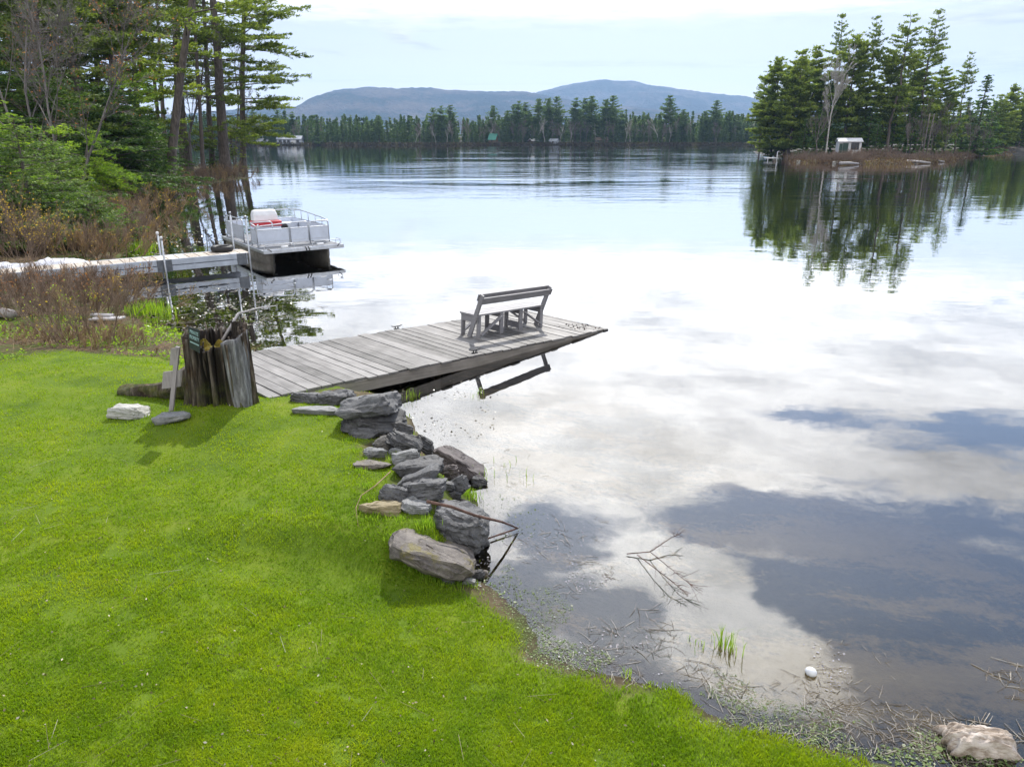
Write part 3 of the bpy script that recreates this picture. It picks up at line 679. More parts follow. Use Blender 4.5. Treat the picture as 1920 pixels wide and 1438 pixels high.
def grey_tree(seed, px, py, tx, ty, w_px, lab, k=1.6, **kw):
    b0 = base(px, py); q = PY(tx, ty, b0.y); H = (q.z - b0.z) * k
    a = dict(levels=4, spread=.55, nchild=6, first=.35, minr=.007, lean=((q.x - b0.x) / (q.z - b0.z), 0)); a.update(kw)
    pr = proto('bare_tree', baretree(seed, H, w_px / FPX * b0.y / 2, **a), M['bark_grey'], M['leaf_brown'], ln='foliage')
    return plant(pr, (b0.x, b0.y, b0.z - .1), 0, 1, lab, 'bare tree', 'bare trees on the left bank')
tall(311, 182, 352, 134, 0, 19, 'thick grey trunk above the bright drooping pine bough', base=.22, L0=5.5, nbr=80, lean=(-.5, 0))
tall(312, 96, 372, 62, 0, 22, 'thick dark trunk behind the bare saplings at far left', base=.22, L0=6., nbr=90, m_leaf='pine_dark')
tall(313, 232, 342, 205, 20, 14, 'leafy pine whose crown fills the gap left of the point', base=.10, L0=8., nbr=120, nleaf=18)
tall(314, 20, 352, -30, 0, 20, 'dark pine at the left picture edge', base=.10, L0=7., nbr=110, m_leaf='pine_dark')
tall(315, 130, 338, 100, 10, 14, 'tall pine at the back of the dense left wood', base=.06, L0=8.0, nbr=130, nleaf=18)
tall(316, 60, 336, 20, 10, 14, 'tall pine at the back of the dense left wood', base=.06, L0=8.0, nbr=130, nleaf=18, m_leaf='pine_dark')
tall(317, 200, 330, 170, 10, 12, 'tall pine at the back of the dense left wood', base=.08, L0=7.6, nbr=130, nleaf=18)
grey_tree(321, 74, 428, 16, 0, 5, 'slim pale sapling nearest the left picture edge', k=1.15, levels=4, nchild=6, spread=.7, leaves=60, leaf=(.09, .05), minr=.006)
grey_tree(322, 104, 420, 64, 40, 5, 'slim pale sapling right of its twin at far left', k=1.2, levels=4, nchild=7, spread=.75, leaves=100, leaf=(.09, .05), minr=.006)
grey_tree(323, 150, 400, 140, 40, 6, 'bare tree with spreading twigs and old brown leaves', k=1.0, levels=4, nchild=6, spread=.9, leaves=420, leaf=(.12, .07), minr=.008, first=.2)
grey_tree(324, 60, 395, 100, 30, 6, 'bare tangled tree with brown leaves high over the spruces', k=1.0, levels=4, nchild=6, spread=.9, leaves=320, leaf=(.12, .07), minr=.008, first=.2)
grey_tree(325, 362, 328, 352, 80, 5, 'thin bare tree among the trunks of the point', k=1.0, levels=3, nchild=7, spread=.7, leaves=80, leaf=(.12, .07), minr=.012)
grey_tree(326, 440, 318, 430, 120, 4, 'thin bare tree near the tip of the point', k=1.0, levels=3, nchild=7, spread=.7, leaves=40, leaf=(.12, .07), minr=.012)
# dark hemlocks and spruces
def evergreen(seed, px, py, top, lab, kind='hemlock', L0=2.6, leafm='hemlock_leaf', name='hemlock_tree', cat='hemlock', grp='dark hemlocks on the left bank', leaf=(.20, .07), nbr=110, tsp=.19, nleaf=14, **kw):
    b0 = base(px, py); H = top_z(top, b0.y) - b0.z; r0 = .035 + H * .009
    a = dict(base=.04, L0=L0, nbr=nbr, prof=kind, up=.02, droop=-.22, twig=.42, tsp=tsp, nleaf=nleaf, leaf=leaf, bare=.12, gap=.04, wander=.01, flat=.45); a.update(kw)
    pr = proto(name, conifer(seed, H, r0, **a), M['bark_pine'], M[leafm])
    return plant(pr, (b0.x, b0.y, b0.z - .1), seed, 1, lab, cat, grp)
evergreen(331, 262, 368, 165, 'dark hemlock left of the leaning trunk', L0=4.6)
evergreen(332, 222, 372, 150, 'dark hemlock behind the bright drooping bough', L0=5.0)
evergreen(333, 296, 352, 215, 'small dark hemlock touching the leaning trunk', L0=2.6, leaf=(.2, .06))
evergreen(334, 130, 385, 120, 'tall dark hemlock behind the grey forked trunk', L0=5.0)
evergreen(335, 30, 390, 60, 'tall dark hemlock behind the left saplings', L0=5.2)
evergreen(336, 405, 322, 262, 'little green conifer between the trunks of the point', L0=1.9, leaf=(.22, .07), nbr=50, tsp=.35)
evergreen(337, 440, 322, 235, 'little green conifer at the foot of the slim end pine', L0=1.8, leaf=(.22, .07), nbr=50, tsp=.35, leafm='pine_leaf')
evergreen(338, 330, 335, 255, 'green conifer behind the thick straight trunk', L0=2.2, leaf=(.22, .07), nbr=60, tsp=.3)
sp = dict(kind='spruce', leafm='spruce_leaf', name='spruce_tree', cat='spruce', grp='green spruces by the cove', leaf=(.12, .034), tsp=.125, nleaf=18, droop=-.10, up=.08)
evergreen(341, 72, 462, 212, 'bushy green spruce above the yellow-leaved shrub', L0=3.0, nbr=100, **sp)
evergreen(342, 128, 440, 262, 'broad low spruce beside the brown brush at the cove', L0=3.1, nbr=90, **sp)
evergreen(343, 5, 448, 130, 'bright green spruce cut by the left picture edge', L0=3.0, nbr=100, **dict(sp, leafm='pine_bright'))
evergreen(344, 30, 470, 330, 'low dark spruce at left behind the brush', L0=2.4, nbr=70, **sp)
evergreen(345, 176, 462, 360, 'small spruce sprawling over the waterside brush', L0=2.6, nbr=70, **sp)
# bright pine boughs: young white pines leaning out
def young(seed, px, py, tx, ty, lab, L0, nbr, **kw):
    b0 = base(px, py); q = PY(tx, ty, b0.y); H = q.z - b0.z
    a = dict(base=.12, L0=L0, nbr=nbr, prof='pine', up=.12, droop=-.22, twig=.42, tsp=.2, nleaf=16, leaf=(.20, .035), bare=.2, gap=.05, wander=.03, flat=.55, lean=(q.x - b0.x, 0)); a.update(kw)
    pr = proto('pine_tree', conifer(seed, H, .09, **a), M['bark_pine'], M['pine_bright'])
    return plant(pr, (b0.x, b0.y, b0.z - .1), 0, 1, lab, 'young pine', 'bright young pines by the cove')
young(351, 150, 395, 168, 235, 'bright yellow-green pine whose bough droops to the cove', 3.3, 46, side=(-.3, .6), droop=-.42, up=.05)
young(352, 215, 362, 255, 120, 'bright green young pine reaching right towards the leaning trunk', 3.6, 60, side=(-.1, .4), droop=-.1)
young(353, 190, 388, 205, 300, 'small bright pine low behind the brown brush', 2.4, 34, side=(-.5, .6), droop=-.38)
young(354, 95, 428, 110, 225, 'small bright pine between spruce and grey trunk', 1.9, 34)

# ------------------------------------------------------------------ brush on the left bank
def brush(seed, H, n0, spread, wood='twig_red', leaves=0, lm='bud_yellow', leaf=(.05, .03), levels=2, nch=8, minr=.0035, r0=.012):
    return proto('shrub', baretree(seed, H, r0, levels, .5, nch, .15, leaves=leaves, leaf=leaf, minr=minr, n0=n0, stemspread=spread, upw=.4), M[wood], M[lm], 'stems', 'foliage')
BR = [brush(401, .85, 13, .5), brush(402, .8, 14, .55, 'twig_tan', 160, 'bud_yellow'), brush(403, .9, 12, .45, 'twig_red', 160, 'leaf_brown', (.06, .04)), brush(404, .75, 14, .55, 'twig_tan', 60, 'leaf_brown', (.05, .03))]
def put(i, px, py, s, lab, grp='brown leafless brush on the left bank', cat='shrub', sz=None):
    b0 = base(px, py); return plant(BR[i], (b0.x, b0.y, b0.z - .04), px * .7, s, lab, cat, grp, sz=sz)
rb = random.Random(3)
LB = ['reddish leafless brush in the thicket before the metal dock', 'tan budding brush in the thicket before the metal dock', 'brown-leaved brush in the thicket before the metal dock', 'grey leafless brush in the thicket before the metal dock']
for k, (px, py) in enumerate([(10, 585), (40, 570), (70, 592), (95, 566), (120, 585), (150, 572), (30, 548), (80, 545), (125, 548), (165, 552), (190, 580), (210, 560), (5, 560), (60, 560), (140, 560), (195, 545), (105, 590), (175, 590), (-20, 580)]):
    i = [0, 2, 0, 3][k % 4] if px < 165 else [1, 0, 1, 2][k % 4]
    put(i, px, py, rb.uniform(.75, 1.0), LB[i])
LB2 = ['reddish leafless brush on the cove bank under the trees', 'tan budding brush on the cove bank under the trees', 'brown-leaved brush on the cove bank under the trees', 'grey leafless brush on the cove bank under the trees']
for k, (px, py) in enumerate([(230, 470), (205, 455), (245, 440), (215, 425), (260, 415), (235, 400), (275, 395), (250, 385), (190, 475), (160, 478), (130, 482), (100, 478), (200, 440), (225, 412), (285, 385), (300, 375), (265, 402), (180, 462), (220, 484), (240, 455), (70, 482), (150, 470)]):
    i = [0, 1, 0, 3, 1][k % 5]; d = base(px, py).y / 24
    put(i, px, py, rb.uniform(.9, 1.25) * max(d ** .5, 1) * 1.1, LB2[i], 'brush along the cove bank')
for k, (px, py) in enumerate([(345, 352), (365, 348), (385, 344), (405, 340), (425, 338), (445, 336), (460, 332), (350, 340), (395, 334), (435, 330), (375, 338), (415, 332)]):
    i = [0, 1, 0, 3][k % 4]; put(i, px, py, rb.uniform(1.3, 1.7), 'brown brush at the foot of the trunks on the point', 'brush on the left point')
YB = brush(411, 1.7, 20, .45, 'twig_red', 620, 'bud_yellow', (.06, .04), 2, 8)
b0 = base(20, 478); plant(YB, b0, 0, 1.15, 'shrub with yellow-orange young leaves at the left edge', 'shrub')
b0 = base(45, 492); plant(YB, b0, 2, .95, 'smaller yellow-leaved shrub beside the white tarpaulin', 'shrub')
GB = brush(413, .95, 12, .25, 'twig_tan', 160, 'bud_green', (.05, .03), 2, 6)
b0 = base(132, 602); plant(GB, b0, 0, .8, 'thin shrub with bright green buds before the thicket', 'shrub')
TB = brush(414, 1.2, 11, .26, 'twig_red', 60, 'bud_yellow', (.045, .03), 2, 7)
b0 = base(172, 648); plant(TB, b0, 0, .95, 'tall reddish wand-like shrub standing forward of the thicket', 'shrub')
DB = brush(415, .3, 40, .40, 'twig_tan', 0, 'bud_yellow', levels=2, nch=6)
for k, (px, py, s) in enumerate([(150, 650, 1.), (205, 640, 1.05), (235, 648, .9), (120, 632, .8), (60, 640, .7), (20, 628, .7)]):
    b0 = base(px, py); plant(DB, b0, k, s, 'low tangle of dry tan stems at the lawn edge', 'dry brush', 'dry tangles at the lawn edge')

# ------------------------------------------------------------------ grass of the lawn and low weeds (uncountable)
def blades(pts, hgt, wid, lean, rg, curl=.5):
    n = len(pts); a = rg.uniform(0, 2 * np.pi, n); s = np.stack([np.cos(a), np.sin(a), np.zeros(n)], 1)
    ld = rg.uniform(0, 2 * np.pi, n); l = np.stack([np.cos(ld), np.sin(ld), np.zeros(n)], 1) * (lean * rg.uniform(.2, 1., n))[:, None]
    up = np.array([[0, 0, 1.]]); h = hgt[:, None]; w = wid[:, None] / 2
    m = pts + up * h * .6 + l * h * .35; tp = pts + up * h * (1 - .25 * (lean[:, None] if np.ndim(lean) else lean)) + l * h
    v = np.stack([pts - s * w, pts + s * w, m + s * w * .8, m - s * w * .8, tp], 1).reshape(-1, 3)
    i = np.arange(n) * 5
    return v, [np.stack([i, i + 1, i + 2, i + 3], 1), np.stack([i + 3, i + 2, i + 4], 1)]
rg = np.random.default_rng(77)
n = 620000
y = 1 / rg.uniform(1 / 15., 1 / 3.0, n); x = rg.uniform(-1, 1, n) * (y * .78 + .6)
x = x[:]; keep = (x < 2.4); x = x[keep]; y = y[keep]
z, d = near_h(x, y); lw = lawn_w(x, y, d)
dens = (ss(fbm(x, y, 2.6, 91, 3), .25, .45) * .6 + .4) * (1 - .75 * ss(fbm(x, y, 5.5, 93, 3), .66, .74))
k = (rg.uniform(0, 1, len(x)) < lw * dens) & (d > -.05) & (z > -.02)
x, y, z, d = x[k], y[k], z[k], d[k]
dist = np.sqrt(x * x + y * y + 12)
tall_ = .55 + .9 * fbm(x, y, 1.3, 95, 3) + .6 * np.exp(-(d / .35) ** 2)
h = (.016 + .020 * rg.uniform(0, 1, len(x)) ** 2) * tall_ * 1.25; w = .0022 + .00062 * dist * rg.uniform(.7, 1.2, len(x))
v, f = blades(np.stack([x, y, z - .004], 1), h, w, .5 + .9 * rg.uniform(0, 1, len(x)), rg)
mg, t, b = mat('lawn_grass'); out = mg.node_tree.nodes['Material Output']; p = t.pos()
f1 = t.noise(p, .75, 5, .62); f2 = t.noise(p, 4.5, 4, .6)
c = t.ramp(t.math('ADD', t.math('ADD', .08, t.math('MULTIPLY', f1, .54)), t.math('ADD', t.math('MULTIPLY', f2, .26), t.math('MULTIPLY', t.island(), .05))), [(.38, (.10, .20, .005)), (.48, (.175, .285, .006)), (.56, (.25, .345, .007)), (.66, (.35, .41, .016))])
dry = t.rng(t.noise(p, 2.2, 5, .7), .60, .74); c = t.mix(t.math('MULTIPLY', dry, .25), c, (.19, .16, .03))
t.set(b.inputs['Base Color'], c); b.inputs['Roughness'].default_value = .6; b.inputs['Specular IOR Level'].default_value = .25
tr = t.new('ShaderNodeBsdfTranslucent'); t.set(tr.inputs[0], t.mix(1., c, (1.3, 1.3, .5), 'MULTIPLY'))
mx = t.new('ShaderNodeMixShader'); mx.inputs[0].default_value = .5
t.l.new(b.outputs[0], mx.inputs[1]); t.l.new(tr.outputs[0], mx.inputs[2]); t.l.new(mx.outputs[0], out.inputs[0])
tag(link('grass', mesh_np('grass', v, f), mg), 'short mossy green grass of the lawn', 'grass', kind='stuff')
n = 900
y = 1 / rg.uniform(1 / 13., 1 / 3.2, n); x = rg.uniform(-1, .35, n) * (y * .75 + .5); z, d = near_h(x, y); k = (d > .15) & (lawn_w(x, y, d) > .5); x, y, z = x[k], y[k], z[k]
c = np.stack([x, y, z + rg.uniform(.012, .035, len(x))], 1)
va, fa = leaves_mesh(c, rg.normal(size=c.shape) * np.array([1, 1, .25]), .022 * rg.uniform(.5, 1.5, len(c)), .014, rg)
k = np.arange(len(x))[::7]; a_ = rg.uniform(0, 6.28, len(k)); L = rg.uniform(.02, .14, len(k)); dl_ = np.stack([np.cos(a_) * L, np.sin(a_) * L, np.zeros(len(k))], 1); cc_ = c[k] + np.array([0, 0, .012]) + rg.normal(0, .1, (len(k), 3)) * np.array([1, 1, 0])
vb, fb = segs_mesh(cc_ - dl_, cc_ + dl_, np.full(len(k), .0016), np.full(len(k), .001), 4)
v, f = join([(va, fa), (vb, fb)])
mlt, t, b = mat('lawn_litter'); t.set(b.inputs['Base Color'], t.ramp(t.island(), [(.0, (.05, .035, .02)), (.5, (.16, .12, .06)), (.8, (.30, .25, .15)), (1., (.38, .36, .3))]))
tag(link('lawn_litter', mesh_np('lawn_litter', v, [f]), mlt), 'scattered dead leaves and twig bits in the lawn', 'leaf litter', kind='stuff')
# leafy weeds and dead stalks in the strip between lawn and thicket
n = 42000
x = rg.uniform(-15, -3.6, n); y = rg.uniform(11, 19.5, n); z, d = near_h(x, y)
lw = lawn_w(x, y, d); k = (d > -.1) & (lw < .75) & (rg.uniform(0, 1, n) < ss(fbm(x, y, .9, 97, 3), .38, .6)) & (y < 17)
x, y, z = x[k], y[k], z[k]
c = np.stack([x, y, z + rg.uniform(.01, .10, len(x))], 1)
v, f = leaves_mesh(c, rg.normal(size=c.shape) * np.array([1, 1, .5]), .055 * rg.uniform(.6, 1.4, len(c)), .032, rg)
tag(link('weeds', mesh_np('weeds', v, [f]), M['reed']), 'low leafy weeds between the lawn and the thicket', 'weeds', kind='stuff')
n = 9000
x = rg.uniform(-16, -3.8, n); y = rg.uniform(11.4, 24, n); z, d = near_h(x, y)
k = (d > -.6) & (lawn_w(x, y, d) < .4) & (rg.uniform(0, 1, n) < ss(fbm(x, y, .7, 98, 3), .35, .6)); x, y, z = x[k], y[k], np.maximum(z[k], 0)
a = rg.uniform(0, 6.28, len(x)); L = rg.uniform(.1, .45, len(x)); p0 = np.stack([x, y, z + .01], 1)
p1 = p0 + np.stack([np.cos(a) * L, np.sin(a) * L, rg.uniform(.0, .5, len(x)) * L], 1)
v, f = segs_mesh(p0, p1, np.full(len(x), .004), np.full(len(x), .002), 3)
tag(link('dry_stalks', mesh_np('dry_stalks', v, [f]), M['twig_tan']), 'scattered dry stalks and fallen twigs on the bank', 'dry stalks', kind='stuff')

# ------------------------------------------------------------------ floating stuff
def floaters(name, regions, label, cat, m, kind='leaf', seed=0):
    rg = np.random.default_rng(seed); C = []; S = []
    for (px, py, rx, ry, n, s) in regions:
        for q in range(n):
            a = rg.uniform(0, 6.28); r = rg.uniform(0, 1) ** .6
            p = P(px + rx * r * math.cos(a), py + ry * r * math.sin(a)); C.append((p.x, p.y)); S.append(s * rg.lognormal(0, .35))
    C = np.array(C); S = np.array(S); z, d = near_h(C[:, 0], C[:, 1])
    k = (z < .03) & (fbm(C[:, 0], C[:, 1], 2.6, seed + 3, 4) > .46); C = C[k]; S = S[k]; N = len(C)
    c3 = np.stack([C[:, 0], C[:, 1], np.maximum(z[k], 0) + rg.uniform(.003, .008, N)], 1)
    a = rg.uniform(0, 6.28, N)
    if kind == 'leaf':
        d3 = np.stack([np.cos(a), np.sin(a), rg.normal(0, .22, N)], 1); s3 = np.stack([-np.sin(a), np.cos(a), rg.normal(0, .30, N)], 1)
        L = S[:, None] / 2; W = L * rg.uniform(.4, .9, N)[:, None]
        v = np.stack([c3 - d3 * L, c3 - d3 * L * .3 + s3 * W, c3 + d3 * L * .5 + s3 * W * .8, c3 + d3 * L, c3 + d3 * L * .5 - s3 * W * .8, c3 - d3 * L * .3 - s3 * W], 1).reshape(-1, 3)
        f = np.arange(N * 6).reshape(-1, 6)
    else:
        d3 = np.stack([np.cos(a), np.sin(a), np.zeros(N)], 1) * S[:, None]; bend = np.stack([-np.sin(a), np.cos(a), np.zeros(N)], 1) * (S * rg.normal(0, .12, N))[:, None]
        r = .0012 + S * .012
        v, f = segs_mesh(np.concatenate([c3 - d3, c3 + bend]), np.concatenate([c3 + bend, c3 + d3]), np.concatenate([r, r]), np.concatenate([r, r * .6]), 4)
    return tag(link(name, mesh_np(name, v, [f]), m), label, cat, kind='stuff')
ml, t, b = mat('floating_leaf'); t.set(b.inputs['Base Color'], t.ramp(t.island(), [(.0, (.03, .022, .012)), (.45, (.09, .075, .045)), (.8, (.24, .21, .15)), (1., (.08, .12, .02))])); b.inputs['Roughness'].default_value = .32
mw, t, b = mat('duckweed'); t.set(b.inputs['Base Color'], t.ramp(t.island(), [(.0, (.05, .09, .015)), (.5, (.10, .15, .03)), (.85, (.17, .21, .08)), (1., (.28, .29, .20))])); b.inputs['Roughness'].default_value = .75
ms, t, b = mat('floating_straw'); t.set(b.inputs['Base Color'], t.ramp(t.island(), [(.0, (.03, .022, .015)), (.5, (.13, .10, .07)), (1., (.46, .42, .35))])); b.inputs['Roughness'].default_value = .45
floaters('floating_leaves', [(410, 575, 150, 42, 1500, .05), (330, 640, 150, 40, 900, .05), (330, 445, 110, 22, 900, .07), (250, 470, 60, 30, 500, .08), (640, 700, 160, 60, 300, .04), (860, 770, 90, 60, 160, .03)], 'old leaves floating on the dark water of the cove', 'floating leaves', ml, seed=21)
floaters('duckweed', [(1010, 1190, 80, 90, 2400, .010), (930, 1110, 50, 60, 700, .011), (1120, 1240, 130, 50, 2000, .010), (1260, 1300, 160, 50, 2000, .010), (1420, 1360, 170, 50, 2000, .010), (1600, 1400, 180, 50, 1700, .010), (960, 960, 60, 60, 260, .014), (1800, 1410, 160, 40, 900, .016)], 'floating duckweed and small leaves along the lawn edge', 'duckweed', mw, seed=22)
floaters('floating_straw', [(1150, 1190, 150, 70, 120, .06), (1220, 1240, 140, 60, 100, .05), (1040, 1010, 110, 60, 90, .05), (1090, 1080, 70, 40, 90, .05), (1580, 1270, 100, 70, 100, .04), (1480, 1330, 140, 60, 150, .04), (1620, 1370, 200, 50, 300, .045), (1890, 1290, 50, 50, 70, .07), (440, 570, 170, 60, 300, .10), (960, 930, 70, 90, 60, .04), (1290, 1290, 120, 50, 120, .07), (1800, 1390, 140, 50, 170, .07)], 'pale straw, reeds and twig bits floating by the bank', 'floating straw', ms, 'straw', seed=23)
floaters('floating_petals', [(1020, 1010, 90, 50, 150, .011), (1090, 1075, 60, 35, 320, .011), (940, 870, 80, 90, 100, .009), (1130, 1220, 130, 50, 130, .013), (1230, 1260, 70, 40, 80, .012), (1540, 1250, 60, 50, 110, .013), (880, 1060, 40, 60, 220, .016), (810, 800, 50, 60, 150, .012)], 'pale flakes of scum floating near the rocks', 'floating flakes', M['dryplank'], seed=24)
# ------------------------------------------------------------------ wooden dock and bench
DA = Vector((-3.47, 10.08, .42)); DB_ = Vector((2.11, 15.57, .025)); DL = (DB_ - DA).length
dx = (DB_ - DA).normalized(); dn = Vector((-dx.y, dx.x, 0)).normalized(); dz = dx.cross(dn).normalized()
DM = Matrix((dx, dn, dz)).transposed().to_4x4(); DM.translation = DA
dock = bpy.data.objects.new('wooden_dock', None); col.objects.link(dock); dock.matrix_world = DM
tag(dock, 'weathered grey plank dock sloping down into the lake beside the stump', 'dock')
W = 2.6; mb = MB(); rr = random.Random(4); x = -.12; k = 0
while x < DL - .02:
    w = rr.uniform(.19, .25); w = min(w, DL - x); e0 = rr.uniform(-.035, .03); e1 = rr.uniform(-.03, .035); h0 = rr.uniform(-.004, .004)
    x0, x1 = x + .008, x + w - .008; y0, y1 = e0, W + e1
    nseg = 6
    ys = [y0 + (y1 - y0) * i / nseg for i in range(nseg + 1)]
    cup = rr.uniform(-.005, .005)
    vs = []
    for yy in ys:
        dzz = h0 + rr.uniform(-.0025, .0025)
        vs += [(x0, yy, dzz - .036), (x1, yy, dzz - .036), (x1, yy, dzz + cup), (x0, yy, dzz)]
    fs = [(0, 1, 2, 3), tuple(4 * nseg + i for i in (3, 2, 1, 0))]
    for i in range(nseg):
        for j in range(4): fs.append((4 * i + j, 4 * (i + 1) + j, 4 * (i + 1) + (j + 1) % 4, 4 * i + (j + 1) % 4))
    mb.add(vs, fs); x += w
mb.build('deck', M['dock_top'], dock, bevel=.003)
mb = MB(); mb.box((DL / 2 - .1, .035, -.135), (DL - .2, .05, .19)); mb.build('skirt_board', M['dock_side'], dock, bevel=.004)
mb = MB(); mb.box((DL / 2 - .1, W - .035, -.135), (DL - .2, .05, .19)); mb.build('skirt_board', M['dock_side'], dock, bevel=.004)
mb = MB()
for q in (.6, 1.3, 2.): mb.box((DL / 2 - .1, q, -.11), (DL - .3, .05, .14))
mb.box((-.05, W / 2, -.12), (.05, W - .2, .16)); mb.build('joists', M['dock_side'], dock)
for q in ((.4, .25), (.4, 2.3), (3.2, .25), (3.2, 2.3)):
    MB().box((q[0], q[1], -.55), (.14, .14, .72)).build('support_post', M['dock_side'], dock)
def cleat(pos):
    mb = MB(); c = Vector(pos)
    mb.box(c + Vector((0, 0, .008)), (.12, .05, .014)); mb.tube([c + Vector((-.03, 0, .01)), c + Vector((-.035, 0, .055))], .011); mb.tube([c + Vector((.03, 0, .01)), c + Vector((.035, 0, .055))], .011)
    mb.tube([c + Vector((-.14, 0, .075)), c + Vector((-.07, 0, .058)), c + Vector((.07, 0, .058)), c + Vector((.14, 0, .075))], [.007, .012, .012, .007])
    return mb.build('dock_cleat', M['iron'], dock, True)
def dloc(px, py):
    "point of the deck plane seen at photo pixel, in deck coordinates"
    o = cam.location; d = (P(px, py, 0) - o); inv = DM.inverted(); a = inv @ o; e = inv @ (o + d); s = a.z / (a.z - e.z); return a + (e - a) * s
cleat(dloc(743.7, 617)); cleat(dloc(890, 662))
# wet leaf litter left on the dock end
lit = []
for k in range(90):
    a = dloc(1100 + random.gauss(0, 24), 612 + random.gauss(0, 4.5))
    if .1 < a.y < W - .1 and a.x < DL - .1: lit.append(DM @ Vector((a.x, a.y, .008 + random.uniform(0, .01))))
lit = np.array([list(q) for q in lit]); rg = np.random.default_rng(3)
v, f = leaves_mesh(lit, rg.normal(size=lit.shape) * np.array([1, 1, .25]), .05, .035, rg)
ml2 = simple('wet_leaves', (.05, .03, .02), .5, 0, .4, 30.)
tag(link('leaf_litter', mesh_np('leaf_litter', v, [f]), ml2), 'dark wet leaf scraps lying on the far end of the dock', 'leaf litter', kind='stuff')

r0 = dloc(894, 634.7); r1 = dloc(1016, 611.5); BLn = (r1 - r0).length; bd = (r1 - r0).normalized(); bn = Vector((-bd.y, bd.x, 0))
bench = bpy.data.objects.new('wooden_bench', None); col.objects.link(bench)
BM = Matrix((bd, bn, Vector((0, 0, 1)))).transposed().to_4x4(); BM.translation = r0; bench.matrix_world = DM @ BM
tag(bench, 'grey weathered plank bench with tilted back on the dock', 'bench')
L = BLn; SD = .46; SH = .44
for i in range(4):
    MB().box((L / 2, .06 + i * .128, SH + .018), (L + .06 - (i % 2) * .02, .118, .034)).build('seat_plank', M['bench'], bench, bevel=.003)
for k, s in enumerate((0, L)):
    sg = 1 if k == 0 else -1
    for y in (0, SD): MB().box((s + sg * .045, y, SH / 2), (.09, .04, SH)).build('leg', M['bench'], bench, bevel=.003)
    MB().box((s + sg * .02, SD / 2, SH - .07), (.036, SD + .04, .13)).build('end_rail', M['bench'], bench, bevel=.003)
    MB().bar((s - sg * .021, .20, .0), (s - sg * .021, -.155, .90), .038, .10, up=(0, 1, 0)).build('back_upright', M['bench'], bench, bevel=.003)
for s, y in ((.36, 1), (.655, 1)):
    for yy in (.02, SD - .02): MB().box((s * L, yy, SH / 2), (.10, .04, SH - .004)).build('leg', M['bench'], bench, bevel=.003)
    MB().box((s * L, SD / 2, .10), (.036, SD - .085, .13)).build('cross_rail', M['bench'], bench, bevel=.003)
    MB().box((s * L, SD / 2, SH - .05), (.034, SD - .085, .09)).build('cross_rail', M['bench'], bench, bevel=.003)
for yy in (.0, SD - .0):
    sg = -1 if yy < .1 else 1
    MB().bar((.08, yy + sg * .036, .06), (.36 * L - .05, yy + sg * .036, SH - .05), .03, .075, up=(0, 1, 0)).build('brace', M['bench'], bench, bevel=.003)
    MB().bar((L - .08, yy + sg * .036, .06), (.655 * L + .05, yy + sg * .036, SH - .05), .03, .075, up=(0, 1, 0)).build('brace', M['bench'], bench, bevel=.003)
ud = Vector((0, -.355, .90)).normalized(); un = Vector((0, ud.z, -ud.y))
for off, lz in ((-.062, .80), (.062, .82)):
    c = Vector((0, .20, 0)) + ud * (lz + .06) + un * off
    MB().bar(Vector((-.06, c.y, c.z)), Vector((L + .06, c.y, c.z)), .028, .145, up=ud).build('back_plank', M['bench'], bench, bevel=.003)

# ------------------------------------------------------------------ pontoon boat
ba = R(36.); bo = (P(494.8, 473.5, .5) + P(642.8, 456, .5)) / 2; bo.z = 0
boat = empty('pontoon_boat', bo, ba + 0, 'silver pontoon boat with white seat cover and railings moored at the metal dock', 'boat')
BW = 1.36; BLh = 4.8; DZ = .50     # local: x across (left bow corner is -x), y from bow (0) back to the stern
MB().box((0, BLh / 2 + .05, DZ - .025), (2 * BW - .02, BLh - .1, .04)).build('deck', M['grey'], boat, bevel=.004)
MB().box((0, .02, DZ - .05), (2 * BW + .06, .06, .13)).build('bow_rail', M['alu'], boat, bevel=.012)
for sx in (-1, 1):
    MB().box((sx * (BW + .01), BLh / 2 + .06, DZ - .06), (.05, BLh - .02, .11)).build('deck_edge', M['alu'], boat, bevel=.01)
    mb = MB(); n = 20; pts = []; rad = []
    xs = [.42, .5, .7, 1.0, 1.4, 3., BLh - .1, BLh]
    rs = [(.012, .30), (.05, .31), (.16, .32), (.27, .33), (.32, .33), (.33, .33), (.33, .33), (.28, .28)]
    vs = []; fs = []
    for (yy, (ra, rb_)) in zip(xs, rs):
        for q in range(n):
            a = 2 * math.pi * q / n; vs.append((sx * .98 + ra * math.cos(a), yy, .17 + rb_ * math.sin(a)))
    for i in range(len(xs) - 1):
        for q in range(n): fs.append((i * n + q, i * n + (q + 1) % n, (i + 1) * n + (q + 1) % n, (i + 1) * n + q))
    fs.append(tuple(range(n))); fs.append(tuple((len(xs) - 1) * n + q for q in range(n)))
    mb.add(vs, fs); mb.build('pontoon', M['pontoon'], boat, True)
MB().box((0, BLh - .12, .26), (1.5, .05, .46)).build('stern_board', M['pontoon'], boat, bevel=.006)
for sx in (-1, 1):
  for yy in (.9, 1.9, 2.9, 3.9, 4.7): MB().box((sx * .98, yy, .47), (.5, .06, .08)).build('bracket', M['alu'], boat)
FY = .95; FX = BW - .10; PB = DZ + .09; PT = DZ + .56; RT = DZ + .74
